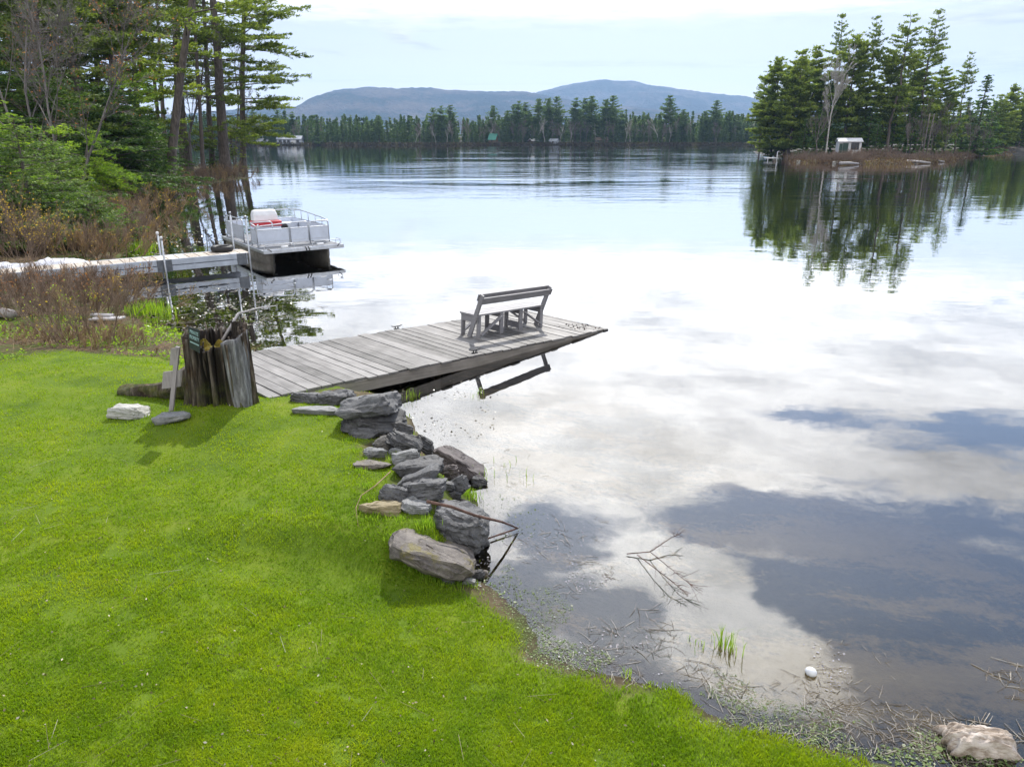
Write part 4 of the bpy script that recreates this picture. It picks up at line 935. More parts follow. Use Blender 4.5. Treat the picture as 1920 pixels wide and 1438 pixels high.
def panel(name, a, b, bow=.0):
    "sheet panel standing between two plan points, framed by bars"
    a, b = Vector(a), Vector(b); mb = MB()
    mb.bar((a.x, a.y, (PB + PT) / 2), (b.x, b.y, (PB + PT) / 2), .018, PT - PB - .02)
    o = mb.build(name, M['boatpanel'], boat)
    fr = MB(); fr.tube([(a.x, a.y, PB), (b.x, b.y, PB)], .016); fr.tube([(a.x, a.y, PT), (b.x, b.y, PT)], .016)
    d = (b - a).normalized() * .02
    mid = MB(); mid.bar((a.x, a.y, PB + .07), (b.x, b.y, PB + .07), .028, .02)
    fr.build('frame', M['alu'], o); mid.build('trim_strip', M['alu'], o)
    return o
def rail(pts, r=.021, name='railing'): return MB().tube(roundpath(pts, .12), r).build(name, M['alu'], boat, True)
g0, g1 = -.12, .52
panel('bow_panel', (-FX, FY, 0), (g0 - .05, FY, 0)); panel('bow_gate', (g0, FY - .01, 0), (g1, FY - .01, 0)); panel('bow_panel', (g1 + .05, FY, 0), (FX, FY, 0))
rail([(-FX, FY, DZ), (-FX, FY, RT - .08), (-FX + .02, FY, RT - .06), (g0 - .045, FY, RT), (g0 - .045, FY, DZ)])
rail([(g0, FY - .01, PB), (g0, FY - .01, RT + .01), (g1, FY - .01, RT + .01), (g1, FY - .01, PB)], name='gate_frame')
rail([(g1 + .045, FY, DZ), (g1 + .045, FY, RT), (FX, FY, RT), (FX, FY, DZ)])
# near (left) side
panel('side_panel', (-FX, FY, 0), (-FX, FY + .62, 0)); rail([(-FX, FY, RT - .06), (-FX, FY + .62, RT), (-FX, FY + .62, DZ)])
rail([(-FX, FY + .62, RT + .02), (-FX + .75, FY + .62, RT + .02), (-FX + .75, FY + .62, DZ)])
panel('side_panel', (-FX, FY + 1.5, 0), (-FX, BLh - .3, 0))
rail([(-FX, FY + 1.5, DZ), (-FX, FY + 1.5, RT + .05), (-FX, BLh - .3, RT + .05), (-FX, BLh - .3, DZ)])
for yy in (3.1, 3.7, 4.3): MB().tube([(-FX, yy, PT), (-FX, yy, RT + .05)], .014).build('railing_post', M['alu'], boat, True)
# far (right) side and stern
panel('side_panel', (FX, FY, 0), (FX, BLh - .3, 0)); rail([(FX, FY, DZ), (FX, FY, RT), (FX, FY + .5, RT + .06), (FX, FY + 2.6, RT + .16), (FX - .15, BLh - .3, RT + .14), (.2, BLh - .3, RT + .12)])
for yy in (1.5, 2.1, 2.8, 3.5, 4.2): MB().tube([(FX, yy, PT), (FX, yy, RT + .06 + min(max(yy - 1.4, 0) * .05, .1))], .014).build('railing_post', M['alu'], boat, True)
panel('stern_panel', (.25, BLh - .3, 0), (FX, BLh - .3, 0)); panel('stern_panel', (-FX, BLh - .3, 0), (-.7, BLh - .3, 0))
# seats: white covered console seat with red base
mb = MB(); cx, cy = -.38, 2.65
def loft(mb, rings):
    n = len(rings[0]); vs = [p for r_ in rings for p in r_]; fs = []
    for i in range(len(rings) - 1):
        for q in range(n): fs.append((i * n + q, i * n + (q + 1) % n, (i + 1) * n + (q + 1) % n, (i + 1) * n + q))
    fs.append(tuple(range(n))[::-1]); fs.append(tuple((len(rings) - 1) * n + q for q in range(n))); mb.add(vs, fs)
def rr_rect(cx, cy, hx, hy, z, r=.06, n=4):
    out = []
    for (sx, sy, a0) in ((1, 1, 0), (-1, 1, 90), (-1, -1, 180), (1, -1, 270)):
        for i in range(n + 1):
            a = R(a0 + 90 * i / n); out.append((cx + sx * (hx - r) + r * math.cos(a), cy + sy * (hy - r) + r * math.sin(a), z))
    return out
mb = MB(); loft(mb, [rr_rect(cx, cy, .46, .30, DZ), rr_rect(cx, cy, .46, .30, DZ + .50)]); mb.build('seat_base', M['boatpanel'], boat, bevel=.008)
mb = MB(); loft(mb, [rr_rect(cx, cy, .48, .32, DZ + .50), rr_rect(cx, cy, .49, .33, DZ + .56), rr_rect(cx, cy, .49, .33, DZ + .66), rr_rect(cx, cy, .47, .31, DZ + .69)]); mb.build('red_cushion', M['red'], boat, bevel=.012)
mb = MB(); loft(mb, [rr_rect(cx, cy + .10, .44, .22, DZ + .69, .08), rr_rect(cx, cy + .12, .43, .20, DZ + .90, .08), rr_rect(cx, cy + .14, .40, .16, DZ + 1.02, .08), rr_rect(cx, cy + .15, .34, .11, DZ + 1.06, .07)]); mb.build('seat_cover', M['white'], boat, bevel=.012)
mb = MB(); loft(mb, [rr_rect(.95, 4.4, .28, .6, DZ), rr_rect(.95, 4.4, .28, .6, DZ + .42)]); mb.build('bench_seat', M['boatpanel'], boat, bevel=.01)
mb = MB(); loft(mb, [rr_rect(.28, 2.7, .12, .12, DZ + .3, .05), rr_rect(.28, 2.7, .14, .14, DZ + .55, .05)]); mb.build('dark_box', M['dark'], boat, True)
# low corner rails, lights, mooring lines
for sx in (-1, 1):
    x0, x1 = sx * (BW - .03), sx * .32
    rail([(x0, .12, DZ), (x0, .12, DZ + .17), (x1, .14, DZ + .17), (x1, .14, DZ)], .012, 'corner_rail')
    rail([(x0, .12, DZ + .17), (x0, .55, DZ + .17), (x0, .55, DZ)], .012, 'corner_rail')
    mb = MB(); loft(mb, [rr_rect(sx * .62, .20, .12, .06, DZ, .03), rr_rect(sx * .62, .20, .11, .05, DZ + .08, .03)]); mb.build('deck_light', M['white'], boat, True)
    MB().tube([(sx * (BW - .12), .06, DZ + .02), (sx * (BW - .12), .0, DZ + .05), (sx * (BW - .22), -.02, DZ - .04)], .014).build('tie_ring', M['iron'], boat, True)
MB().tube([(-.05, .1, DZ), (.02, -.02, DZ + .02), (.05, -.03, DZ - .10)], .016).build('bow_strap', M['dark'], boat, True)
MB().tube([(.06, .1, DZ), (.12, -.02, DZ + .02), (.15, -.03, DZ - .10)], .016).build('bow_strap', M['dark'], boat, True)

# ------------------------------------------------------------------ metal dock
e1 = P(463, 474, .55); e0 = P(160, 500, .55); md = (e1 - e0); md.z = 0; mL = md.length + 2.4; md.normalize(); mn = Vector((-md.y, md.x, 0)); mo = e1 - md * mL; mo.z = 0
mdock = empty('metal_dock', mo, math.atan2(md.y, md.x), 'narrow silver metal dock with tan planks running out to the boat', 'dock')
mW = .98; mb = MB(); x = .1
pl = weathered('tan_planks', (.30, .25, .20), (.62, .56, .50), 'Y', .65)
while x < mL - .1:
    mb.box((x + .15, mW / 2, .535 + random.uniform(-.002, .002)), (.275, mW - .1, .028)); x += .30
mb.build('deck', pl, mdock, bevel=.003)
for y in (0., mW):
    MB().box((mL / 2, y, .465), (mL, .05, .17)).build('side_beam', M['dockmetal'], mdock, bevel=.006)
    MB().box((mL / 2, y, .28), (mL, .04, .15)).build('lower_beam', M['dockmetal'], mdock, bevel=.006)
    mb = MB()
    for x in np.arange(.5, mL, 1.2): mb.box((x, y + (.001 if y else -.001), .37), (.05, .03, .06))
    mb.build('strut', M['dockmetal'], mdock)
inv = Matrix.Translation(mo) @ Matrix.Rotation(math.atan2(md.y, md.x), 4, 'Z'); inv.invert()
jx = (inv @ P(308, 488, .55)).x
for xj in (jx, mL - .18):
    for y in (-.03, mW + .03): MB().box((xj, y, .37), (.42 if xj == jx else .3, .012, .36)).build('joint_plate', M['plate'], mdock, bevel=.003)
for (xp, yp, ztop) in ((jx, -.075, 1.16), (jx + .12, mW + .075, 1.18), (mL + .05, -.075, 1.62), (mL - .1, mW + .075, 1.66)):
    o = MB().tube([(xp, yp, -.9), (xp, yp, ztop)], .027, 10).build('pipe_post', M['galv'], mdock, True)
    MB().tube([(xp, yp, ztop), (xp, yp, ztop + .07), (xp, yp, ztop + .085)], [.042, .042, .02], 10).build('post_cap', M['galv'] if ztop > 1.5 else M['white'], o, True)
# tyre fender lying on the dock end
tp_ = Matrix.Translation(mo) @ Matrix.Rotation(math.atan2(md.y, md.x), 4, 'Z') @ Vector((mL - .55, mW - .22, .552))
mb = MB(); nn = 28; prof = [(.19, .02), (.30, .0), (.335, .04), (.345, .09), (.335, .14), (.30, .18), (.19, .16), (.175, .13), (.26, .09), (.175, .05)]
vs = []; fs = []
for i in range(nn):
    a = 2 * math.pi * i / nn
    for (r_, z_) in prof: vs.append((r_ * math.cos(a), r_ * math.sin(a), z_))
k = len(prof)
for i in range(nn):
    for q in range(k): fs.append((i * k + q, ((i + 1) % nn) * k + q, ((i + 1) % nn) * k + (q + 1) % k, i * k + (q + 1) % k))
mb.add(vs, fs); o = mb.build('tyre', M['dark'], None, True); o.location = tp_; tag(o, 'black rubber tyre lying flat on the metal dock end', 'tyre')
# tarpaulin heap
c = P(62, 505, .35); n1_, n2_ = 60, 26; vs = []
for j in range(n2_):
    for i in range(n1_):
        u = i / (n1_ - 1) * 2 - 1; v_ = j / (n2_ - 1) * 2 - 1
        hh = (1 - min(abs(u), 1) ** 3) * (1 - abs(v_) ** 2.5); pk = .30 + .28 * math.exp(-((u + .75) / .22) ** 2) + .16 * math.exp(-((u - .35) / .3) ** 2)
        nz = mnoise.noise(Vector((u * 5, v_ * 3, 1.3))) * .06 + mnoise.noise(Vector((u * 13, v_ * 7, 4.3))) * .03
        vs.append((u * 1.75 + nz, v_ * .55 + nz, max(hh, 0) ** .7 * (pk + nz * 2.2) * .75 + (1 - hh) * .01))
fs = [(j * n1_ + i, j * n1_ + i + 1, (j + 1) * n1_ + i + 1, (j + 1) * n1_ + i) for j in range(n2_ - 1) for i in range(n1_ - 1)]
mb = MB(); mb.add(vs, fs); o = mb.build('tarpaulin', M['tarp'], None, True); o.location = (c.x, c.y, gz(c.x, c.y) + .06); o.rotation_euler = (0, 0, R(27)); tag(o, 'crumpled white tarpaulin heaped beside the dock start', 'tarpaulin')
# grey planks / logs on the bank
for (pa, pb, w_, h_, nm, lab, cat) in [((172, 600), (232, 608), .22, .05, 'old_plank', 'grey broken plank lying at the water edge by the brush', 'plank'), ((-20, 592), (28, 600), .22, .16, 'grey_log', 'short grey log at the left picture edge', 'log')]:
    a = base(*pa); b_ = base(*pb); mb = MB(); zz = max(a.z, b_.z) + h_ / 2
    if nm == 'old_plank':
        mb.bar((a.x, a.y, zz), (b_.x, b_.y, zz + .04), w_, h_); mb.bar((a.x - .1, a.y + .2, zz + .05), (b_.x - .3, b_.y + .15, zz + .07), w_ * .6, h_)
        o = mb.build(nm, M['dryplank'], None, bevel=.01)
    else:
        mb.tube([(a.x, a.y, zz), ((a.x + b_.x) / 2, (a.y + b_.y) / 2, zz + .01), (b_.x, b_.y, zz)], [.12, .11, .09], 10); o = mb.build(nm, M['dryplank'], None, True)
    tag(o, lab, cat)
# ------------------------------------------------------------------ tree stump
sc_ = P(420, 764, .48); SR = .365; SZ = sc_.z - .14
ms_, t, b = mat('stump_wood'); p = t.coord()
g = t.noise(t.mapping(p, scale=(9, 9, .9)), 1.5, 7, .7); pt = t.noise(p, 2.6, 5, .65)
c = t.ramp(g, [(.33, (.012, .009, .007)), (.48, (.06, .045, .035)), (.60, (.16, .135, .115)), (.74, (.30, .275, .26))])
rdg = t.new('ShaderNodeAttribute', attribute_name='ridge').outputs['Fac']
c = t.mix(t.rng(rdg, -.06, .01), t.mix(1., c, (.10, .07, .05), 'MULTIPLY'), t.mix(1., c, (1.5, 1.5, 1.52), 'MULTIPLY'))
c = t.mix(t.rng(pt, .5, .66), c, t.mix(1., c, (.55, .38, .25), 'MULTIPLY'))
sz_ = t.new('ShaderNodeSeparateXYZ'); t.set(sz_.inputs[0], p)
low = t.math('MULTIPLY', t.rng(sz_.outputs[2], .75, .1), t.rng(t.noise(p, 4., 5, .7), .42, .62))
c = t.mix(t.math('MULTIPLY', low, .9), c, t.ramp(t.noise(p, 14., 4), [(.35, (.035, .06, .006)), (.65, (.13, .14, .012))]))
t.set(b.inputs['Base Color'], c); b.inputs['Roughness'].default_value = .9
t.set(b.inputs['Normal'], t.bump(t.noise(t.mapping(p, scale=(12, 12, 1.2)), 2.2, 7, .75), 1., .05))
mslab, t, b = mat('bare_stump_wood'); p = t.coord()
g = t.noise(t.mapping(p, rot=(0, .42, 0), scale=(12, 12, 1.1)), 1.8, 7, .7)
t.set(b.inputs['Base Color'], t.ramp(g, [(.32, (.03, .03, .03)), (.5, (.13, .13, .135)), (.68, (.30, .305, .32))])); b.inputs['Roughness'].default_value = .75
t.set(b.inputs['Normal'], t.bump(g, .9, .03))
mmoss, t, b = mat('moss'); p = t.coord()
t.set(b.inputs['Base Color'], t.ramp(t.noise(p, 9., 6, .7), [(.3, (.05, .055, .006)), (.5, (.15, .12, .010)), (.7, (.30, .19, .018))])); b.inputs['Roughness'].default_value = 1.
t.set(b.inputs['Normal'], t.bump(t.noise(p, 60., 4, .8), 1., .02))
stump = empty('tree_stump', (sc_.x, sc_.y, SZ), 0, 'big weathered tree stump with mossy hollow top beside the wooden dock', 'tree stump')
n = 300; zr = list(np.linspace(0, 1, 40))
CR = [(c_ * .36 + random.Random(c_).uniform(-.12, .12), random.Random(c_ + 50).uniform(.035, .13), random.Random(c_ + 90).uniform(.022, .06), random.Random(c_ + 130).uniform(-.12, .12)) for c_ in range(18)]; ang = np.arange(n) / n * 2 * np.pi
def s_top(a):
    c_, s_ = math.cos(a), math.sin(a)
    h = 1.14 + .10 * mnoise.noise(Vector((c_ * 1.6, s_ * 1.6, 2.2))) + .07 * mnoise.noise(Vector((c_ * 5, s_ * 5, 1.)))
    h += .14 * math.exp(-((a - .1) / .5) ** 2) + .14 * math.exp(-((a - 2 * math.pi - .1) / .55) ** 2) - .12 * math.exp(-((a - 4.6) / .7) ** 2)
    return h
def s_rad(a, z):
    c_, s_ = math.cos(a), math.sin(a)
    r = SR * (1.02 + .10 * mnoise.noise(Vector((c_ * 1.2, s_ * 1.2, 7.))))
    fl = (1 - z) ** 3
    r += fl * (1 - .55 * math.exp(-((a - 3.0) / .8) ** 2)) * (.06 + .12 * max(math.cos(3 * a + 2.2), 0) ** 2 + .05 * math.exp(-((a - 3.5) / .4) ** 2))
    gr = mnoise.noise(Vector((c_ * 7.5, s_ * 7.5, z * .5))); gr2 = mnoise.noise(Vector((c_ * 17, s_ * 17, z * 1.1 + 3)))
    r -= .085 * ss(gr, .02, .32) + .05 * gr2
    r -= .10 * math.exp(-((a - 4.45) / .10) ** 2) * (.3 + .7 * z) + .07 * math.exp(-((a - 5.05) / .07) ** 2)
    for (ca_, cd_, cw_, cs_) in CR:
        da_ = (a - ca_ - cs_ * (1 - z) - .05 * mnoise.noise(Vector((z * 3, ca_ * 9, 0))) + math.pi) % (2 * math.pi) - math.pi
        r -= cd_ * math.exp(-(da_ / cw_) ** 2) * (.35 + .65 * z)
    return max(r, .12)
vs = []; ridge = []
for z in zr:
    for a in ang:
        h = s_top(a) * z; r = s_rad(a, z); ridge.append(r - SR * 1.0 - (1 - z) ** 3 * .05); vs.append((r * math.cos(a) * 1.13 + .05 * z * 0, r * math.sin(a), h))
for k, (fr_, dz_) in enumerate(((.86, -.01), (.78, -.14), (.5, -.17), (.1, -.16))):
    for a in ang:
        r = s_rad(a, 1.) * fr_; vs.append((r * math.cos(a) * 1.13, r * math.sin(a), (s_top(a) if k < 1 else 1.03 + .02 * mnoise.noise(Vector((math.cos(a) * 3 * fr_, math.sin(a) * 3 * fr_, 0)))) + dz_))
nr = len(zr) + 4; fs = [(i * n + q, i * n + (q + 1) % n, (i + 1) * n + (q + 1) % n, (i + 1) * n + q) for i in range(nr - 1) for q in range(n)]
fs.append(tuple((nr - 1) * n + q for q in range(n)))
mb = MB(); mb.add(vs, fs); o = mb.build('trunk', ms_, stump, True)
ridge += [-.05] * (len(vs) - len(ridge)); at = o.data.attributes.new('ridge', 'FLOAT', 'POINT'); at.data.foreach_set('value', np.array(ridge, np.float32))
# pale bare slab standing on the right side
def slab(pts_bot, pts_top, th, m_, parent, name, seed):
    N_, K_ = 14, 26; vs = []
    for k in range(K_):
        t_ = k / (K_ - 1)
        for i in range(N_):
            s = i / (N_ - 1); a = Vector(pts_bot[0]).lerp(Vector(pts_bot[1]), s); b_ = Vector(pts_top[0]).lerp(Vector(pts_top[1]), s); q = a.lerp(b_, t_)
            q.z += (.07 * mnoise.noise(Vector((s * 3, seed, 0))) if k > K_ - 3 else 0)
            out_ = .05 * math.sin(s * math.pi) + .03 * mnoise.noise(Vector((s * 4, t_ * 3, seed)))
            q.x += out_ * .8; q.y -= out_ * .6; vs.append(tuple(q))
    m0 = len(vs); vs += [(x_ - th * .6, y_ + th * .8, z_) for (x_, y_, z_) in vs]
    fs = []
    for k in range(K_ - 1):
        for i in range(N_ - 1):
            a = k * N_ + i; fs.append((a, a + 1, a + N_ + 1, a + N_)); fs.append((m0 + a, m0 + a + N_, m0 + a + N_ + 1, m0 + a + 1))
    for k in range(K_ - 1):
        for i in (0, N_ - 1): a = k * N_ + i; fs.append((a, a + N_, m0 + a + N_, m0 + a))
    for i in range(N_ - 1):
        for k in (0, K_ - 1): a = k * N_ + i; fs.append((a, a + 1, m0 + a + 1, m0 + a))
    mb = MB(); mb.add(vs, fs); return mb.build(name, m_, parent, True)
slab([(.30, -.34, -.05), (.46, -.20, -.02)], [(.20, -.30, 1.12), (.44, .02, 1.24)], .05, mslab, stump, 'bare_slab', 3.)
def mosspad(c, rx, ry, h, seed, parent, name='moss', N_=26):
    vs = [(c[0], c[1], c[2] + h)]; fs = []
    for k in range(1, 9):
        f_ = k / 8
        for q in range(N_):
            a = 2 * math.pi * q / N_; e = 1 + .25 * mnoise.noise(Vector((math.cos(a) * 1.5, math.sin(a) * 1.5, seed)))
            z = h * math.cos(f_ * 1.5) + .35 * h * mnoise.noise(Vector((f_ * 6 * math.cos(a), f_ * 6 * math.sin(a), seed)))
            vs.append((c[0] + rx * f_ * e * math.cos(a), c[1] + ry * f_ * e * math.sin(a), c[2] + z))
    for q in range(N_): fs.append((0, 1 + q, 1 + (q + 1) % N_))
    for k in range(7):
        for q in range(N_): fs.append((1 + k * N_ + q, 1 + (k + 1) * N_ + q, 1 + (k + 1) * N_ + (q + 1) % N_, 1 + k * N_ + (q + 1) % N_))
    mb = MB(); mb.add(vs, fs); return mb.build(name, mmoss, parent, True)
for k_, (mx_, my_, mz_, mr_, mh_) in enumerate([(-.05, -.03, .97, .15, .05), (-.16, .02, .98, .09, .12), (.02, .08, .98, .08, .10), (.08, -.06, .96, .08, .07), (-.05, -.13, .97, .07, .05), (.12, .06, .97, .07, .09), (-.20, -.10, .96, .09, .07)]): mosspad((mx_, my_, mz_), mr_, mr_ * .8, mh_, k_ + 1., stump)
# splinters at the rim
rs_ = random.Random(8)
for k in range(26):
    a = rs_.uniform(0, 6.28); r = s_rad(a, 1.) * rs_.uniform(.86, .97); h = s_top(a)
    p0 = Vector((r * math.cos(a) * 1.13, r * math.sin(a), h - .12)); p1 = p0 + Vector((rs_.gauss(0, .02), rs_.gauss(0, .02), .10 + rs_.uniform(.02, .12)))
    MB().bar(p0, p1, rs_.uniform(.012, .04), rs_.uniform(.008, .02)).build('splinter', ms_, stump)
# root running left along the grass
def gline(px_pts, lift): return [Vector(G(a, b_, l)) for (a, b_), l in zip(px_pts, lift)]
rp = gline([(380, 748), (318, 744), (290, 740), (262, 738), (236, 735), (224, 736)], [.34, .11, .06, .04, .03, .02])
mb = MB(); N_ = 14; vs = []; fs = []
rp2 = []
for i in range(len(rp) - 1):
    for k in range(5): rp2.append(rp[i].lerp(rp[i + 1], k / 5))
rp2.append(rp[-1])
for i, q in enumerate(rp2):
    f_ = i / (len(rp2) - 1); ry, rz_ = .15 - .05 * f_ + .12 * max(.3 - f_, 0), .14 - .08 * f_ + .4 * max(.28 - f_, 0)
    if f_ > .96: ry *= .8; rz_ *= .8
    for k in range(N_):
        a = 2 * math.pi * k / N_; e = 1 + .6 * mnoise.noise(Vector((math.cos(a) * 2.5, math.sin(a) * 2.5, f_ * 3.)))
        vs.append((q.x - sc_.x, q.y - sc_.y + ry * e * math.cos(a), q.z - SZ + rz_ * e * math.sin(a)))
for i in range(len(rp2) - 1):
    for k in range(N_): fs.append((i * N_ + k, i * N_ + (k + 1) % N_, (i + 1) * N_ + (k + 1) % N_, (i + 1) * N_ + k))
fs.append(tuple((len(rp2) - 1) * N_ + k for k in range(N_))); mb.add(vs, fs); mb.build('root', ms_, stump, True)
# private property sign nailed to the stump
def text_mesh(body, size, m_, loc, rot, parent, name='lettering', depth=.0015, align='CENTER'):
    cu = bpy.data.curves.new(name, 'FONT'); cu.body = body; cu.size = size; cu.extrude = depth; cu.align_x = align; cu.align_y = 'CENTER'; cu.resolution_u = 2
    tmp = bpy.data.objects.new(name + '_tmp', cu); col.objects.link(tmp); dg = bpy.context.evaluated_depsgraph_get()
    me = bpy.data.meshes.new_from_object(tmp.evaluated_get(dg)); bpy.data.objects.remove(tmp)
    me.materials.clear(); o = link(name, me, m_, parent); o.location = loc; o.rotation_euler = rot; return o
sa = PY(352, 612, sc_.y - .30); sb = PY(376, 622, sc_.y - .44); sg_c = (sa + sb) / 2
yaw = math.atan2(sb.y - sa.y, sb.x - sa.x)
sign = empty('private_sign', PY(365, 637, sc_.y - .44), yaw, 'small dark private property sign nailed to the stump', 'sign'); sign.rotation_euler = (R(-6), 0, yaw)
mb = MB(); hw, hh = .115, .15
mb.hexa([(-hw, -.004, -hh + .03), (hw - .02, -.004, -hh - .01), (hw - .02, .004, -hh - .01), (-hw, .004, -hh + .03), (-hw, -.004, hh), (hw, -.004, hh - .01), (hw, .004, hh - .01), (-hw, .004, hh)])
mb.build('face', M['signplate'], sign, bevel=.002)
tx = text_mesh('PRIVATE', .052, M['signtext'], (0, -.006, .085), (R(90), R(8), 0), sign); tx.scale = (.9, 1.25, 1)
tx = text_mesh('PROPERTY', .052, M['signtext'], (0, -.006, .018), (R(90), R(8), 0), sign); tx.scale = (.78, 1.25, 1)
mb = MB()
for k in range(9): mb.box((-.082 + k * .0205, -.005, -.037 - k * .0029), (.014, .002, .016))
mb.build('small_print', M['signtext'], sign)
# wooden post with two boards, seen from behind
pf = Vector(G(316, 772)); ptp = PY(333.5, 650, pf.y + .08)
sp_ = empty('sign_post', pf, 0, 'leaning grey wooden post with two small boards nailed to it', 'sign post')
ax_ = (ptp - pf); axd = ax_.normalized()
MB().bar((0, 0, -.15), ax_, .055, .045, up=(0, 1, 0)).build('post', M['post_wood'], sp_, bevel=.004)
def board(pxs, name, dy=.045, th=.022):
    c = [PY(x, y, pf.y + dy) - pf for (x, y) in pxs]; vs = [tuple(q) for q in c] + [(q.x + .02, q.y + th, q.z + .0) for q in c]
    MB().hexa([vs[i] for i in (0, 1, 5, 4, 3, 2, 6, 7)]).build(name, M['post_wood'], sp_, bevel=.003)
board([(302.5, 729.5), (335.5, 725.5), (338.8, 694), (305.5, 697.5)], 'board'); board([(317.5, 685.5), (327.5, 684.5), (332, 652.5), (319.5, 653.5)], 'board')
# stick behind the stump
q0 = Vector((sc_.x + .02, sc_.y + .12, SZ + 1.02)); q1 = PY(447, 588, sc_.y + .42); q2 = PY(520, 573, sc_.y + 1.05)
mb = MB(); mb.tube([q0, q1, q1.lerp(q2, .5) + Vector((0, 0, .02)), q2], [.022, .018, .011, .005], 8)
tag(mb.build('bare_branch', M['dryplank'], None, True), 'pale bare branch sticking up behind the stump', 'branch')

# ------------------------------------------------------------------ rocks
def rock_mat(name, a, b_, c_, lich=None, warm=0.):
    m_, t, b = mat(name); p = t.coord(); r = t.objrand(); off = t.vmath('SCALE', (31., 17., 9.), scale=r)
    q = t.vmath('ADD', p, off)
    lay = t.noise(t.mapping(q, rot=(.2, .15, .3), scale=(2.2, 2.2, 13)), 1.6, 6, .7); n = t.noise(q, 5.5, 7, .72)
    f_ = t.math('ADD', t.math('MULTIPLY', lay, .5), t.math('MULTIPLY', n, .5))
    cc = t.ramp(f_, [(.34, a), (.5, b_), (.66, c_)])
    sp2 = t.noise(q, 38., 3, .8); cc = t.mix(t.rng(sp2, .58, .72, 0, .6), cc, tuple(min(k * 1.5, .6) for k in c_))
    if lich: cc = t.mix(t.math('MULTIPLY', t.rng(t.noise(q, 4., 5, .7), .56, .66), .85), cc, lich)
    t.set(b.inputs['Base Color'], cc); t.set(b.inputs['Roughness'], t.rng(n, .3, .7, .55, .85))
    t.set(b.inputs['Normal'], t.bump(t.math('ADD', t.math('MULTIPLY', lay, .6), t.math('MULTIPLY', t.noise(q, 16., 7, .75), .4)), 1., .035))
    return m_
RM = {'g': rock_mat('grey_slate', (0.030, 0.030, 0.033), (0.083, 0.084, 0.089), (0.172, 0.175, 0.182)), 'd': rock_mat('dark_slate', (0.015, 0.015, 0.016), (0.046, 0.046, 0.049), (0.119, 0.119, 0.122)),
      'l': rock_mat('light_grey_stone', (0.086, 0.089, 0.092), (0.178, 0.182, 0.185), (0.290, 0.290, 0.290)), 'b': rock_mat('brown_grey_stone', (0.040, 0.033, 0.030), (0.106, 0.092, 0.083), (0.205, 0.185, 0.165), (0.132, 0.112, 0.020)),
      't': rock_mat('tan_stone', (0.112, 0.086, 0.040), (0.211, 0.172, 0.092), (0.304, 0.264, 0.185)), 'p': rock_mat('purple_brown_stone', (0.026, 0.021, 0.021), (0.073, 0.059, 0.058), (0.145, 0.125, 0.122)),
      'w': rock_mat('pale_stone', (0.198, 0.191, 0.172), (0.343, 0.343, 0.317), (0.449, 0.449, 0.429)), 'o': rock_mat('lichened_stone', (0.040, 0.036, 0.033), (0.112, 0.106, 0.099), (0.224, 0.211, 0.191), (0.238, 0.106, 0.013))}
def rock(px, py, hw, hh, ang, m_, lab, depth=None, hf=.75, lift=.3, seed=0, yaw=0., npt=32, zabs=None, dh=1.0):
    "angular stone of given half sizes in photo pixels, resting on the bank"
    q = Vector(G(px, py)); dist = (q - cam.location).length; s = dist / FPX
    hx = hw * s * 1.02; hz = hh * s * hf * 1.28
    for _ in range(14):
        p_ = P(px, py, q.z); q = p_; q.z = .5 * p_.z + .5 * (max(gz(p_.x, p_.y), 0.) + hz * lift)
    if zabs is not None: q = P(px, py, zabs)
    hy = (depth * s if depth else max(hx * .62, hz * .9))
    rg = random.Random(seed * 13 + 5); bm = bmesh.new()
    for k in range(npt):
        d = Vector((rg.gauss(0, 1), rg.gauss(0, 1), rg.gauss(0, 1))).normalized(); e = .62
        d = Vector([math.copysign(abs(c_) ** e, c_) for c_ in d]); d /= max(abs(c_) for c_ in d) ** .55
        bm.verts.new((d.x * hx * rg.uniform(.88, 1.08), d.y * hy * rg.uniform(.88, 1.08), d.z * hz * rg.uniform(.85, 1.08)))
    ret = bmesh.ops.convex_hull(bm, input=bm.verts)
    bmesh.ops.delete(bm, geom=[v for v in bm.verts if not v.link_faces], context='VERTS')
    bmesh.ops.bevel(bm, geom=list(bm.edges), offset=min(hx, hy, hz) * .10, segments=2, affect='EDGES', profile=.6, clamp_overlap=True)
    bmesh.ops.triangulate(bm, faces=bm.faces)
    for _ in range(3):
        L_ = max(hx, hz) * .11
        es = [e for e in bm.edges if e.calc_length() > L_]
        if not es: break
        bmesh.ops.subdivide_edges(bm, edges=es, cuts=1); bmesh.ops.triangulate(bm, faces=bm.faces)
    sc2 = max(hx, .12)
    for v in bm.verts:
        n_ = v.normal if v.normal.length else v.co.normalized(); o_ = Vector((seed * 3.1, seed * 1.7, 0))
        f_ = .12 * mnoise.noise(v.co / sc2 * 1.7 + o_) + .07 * mnoise.noise(v.co / sc2 * 4.5 + o_) + .03 * mnoise.noise(v.co / sc2 * 11 + o_)
        ly = mnoise.noise(Vector((v.co.x / sc2 * 1.2, v.co.y / sc2 * 1.2, v.co.z / sc2 * 11)) + o_)
        v.co += n_ * (f_ + .045 * (1 if ly > .1 else -.6)) * min(hx, hz * 1.6)
    me = bpy.data.meshes.new('rock'); bm.normal_update(); bm.to_mesh(me); bm.free()
    for p_ in me.polygons: p_.use_smooth = True
    try: me.set_sharp_from_angle(angle=R(24))
    except Exception: pass
    o = link('rock', me, RM[m_]); o.rotation_euler = (R(-12), R(ang), yaw)
    o.location = q
    return tag(o, lab, 'rock')
def rk(zx, zy, *a, **k): return rock(520 + zx / 3.423, 700 + zy / 3.423, a[0] / 3.423, a[1] / 3.423, *a[2:], **k)
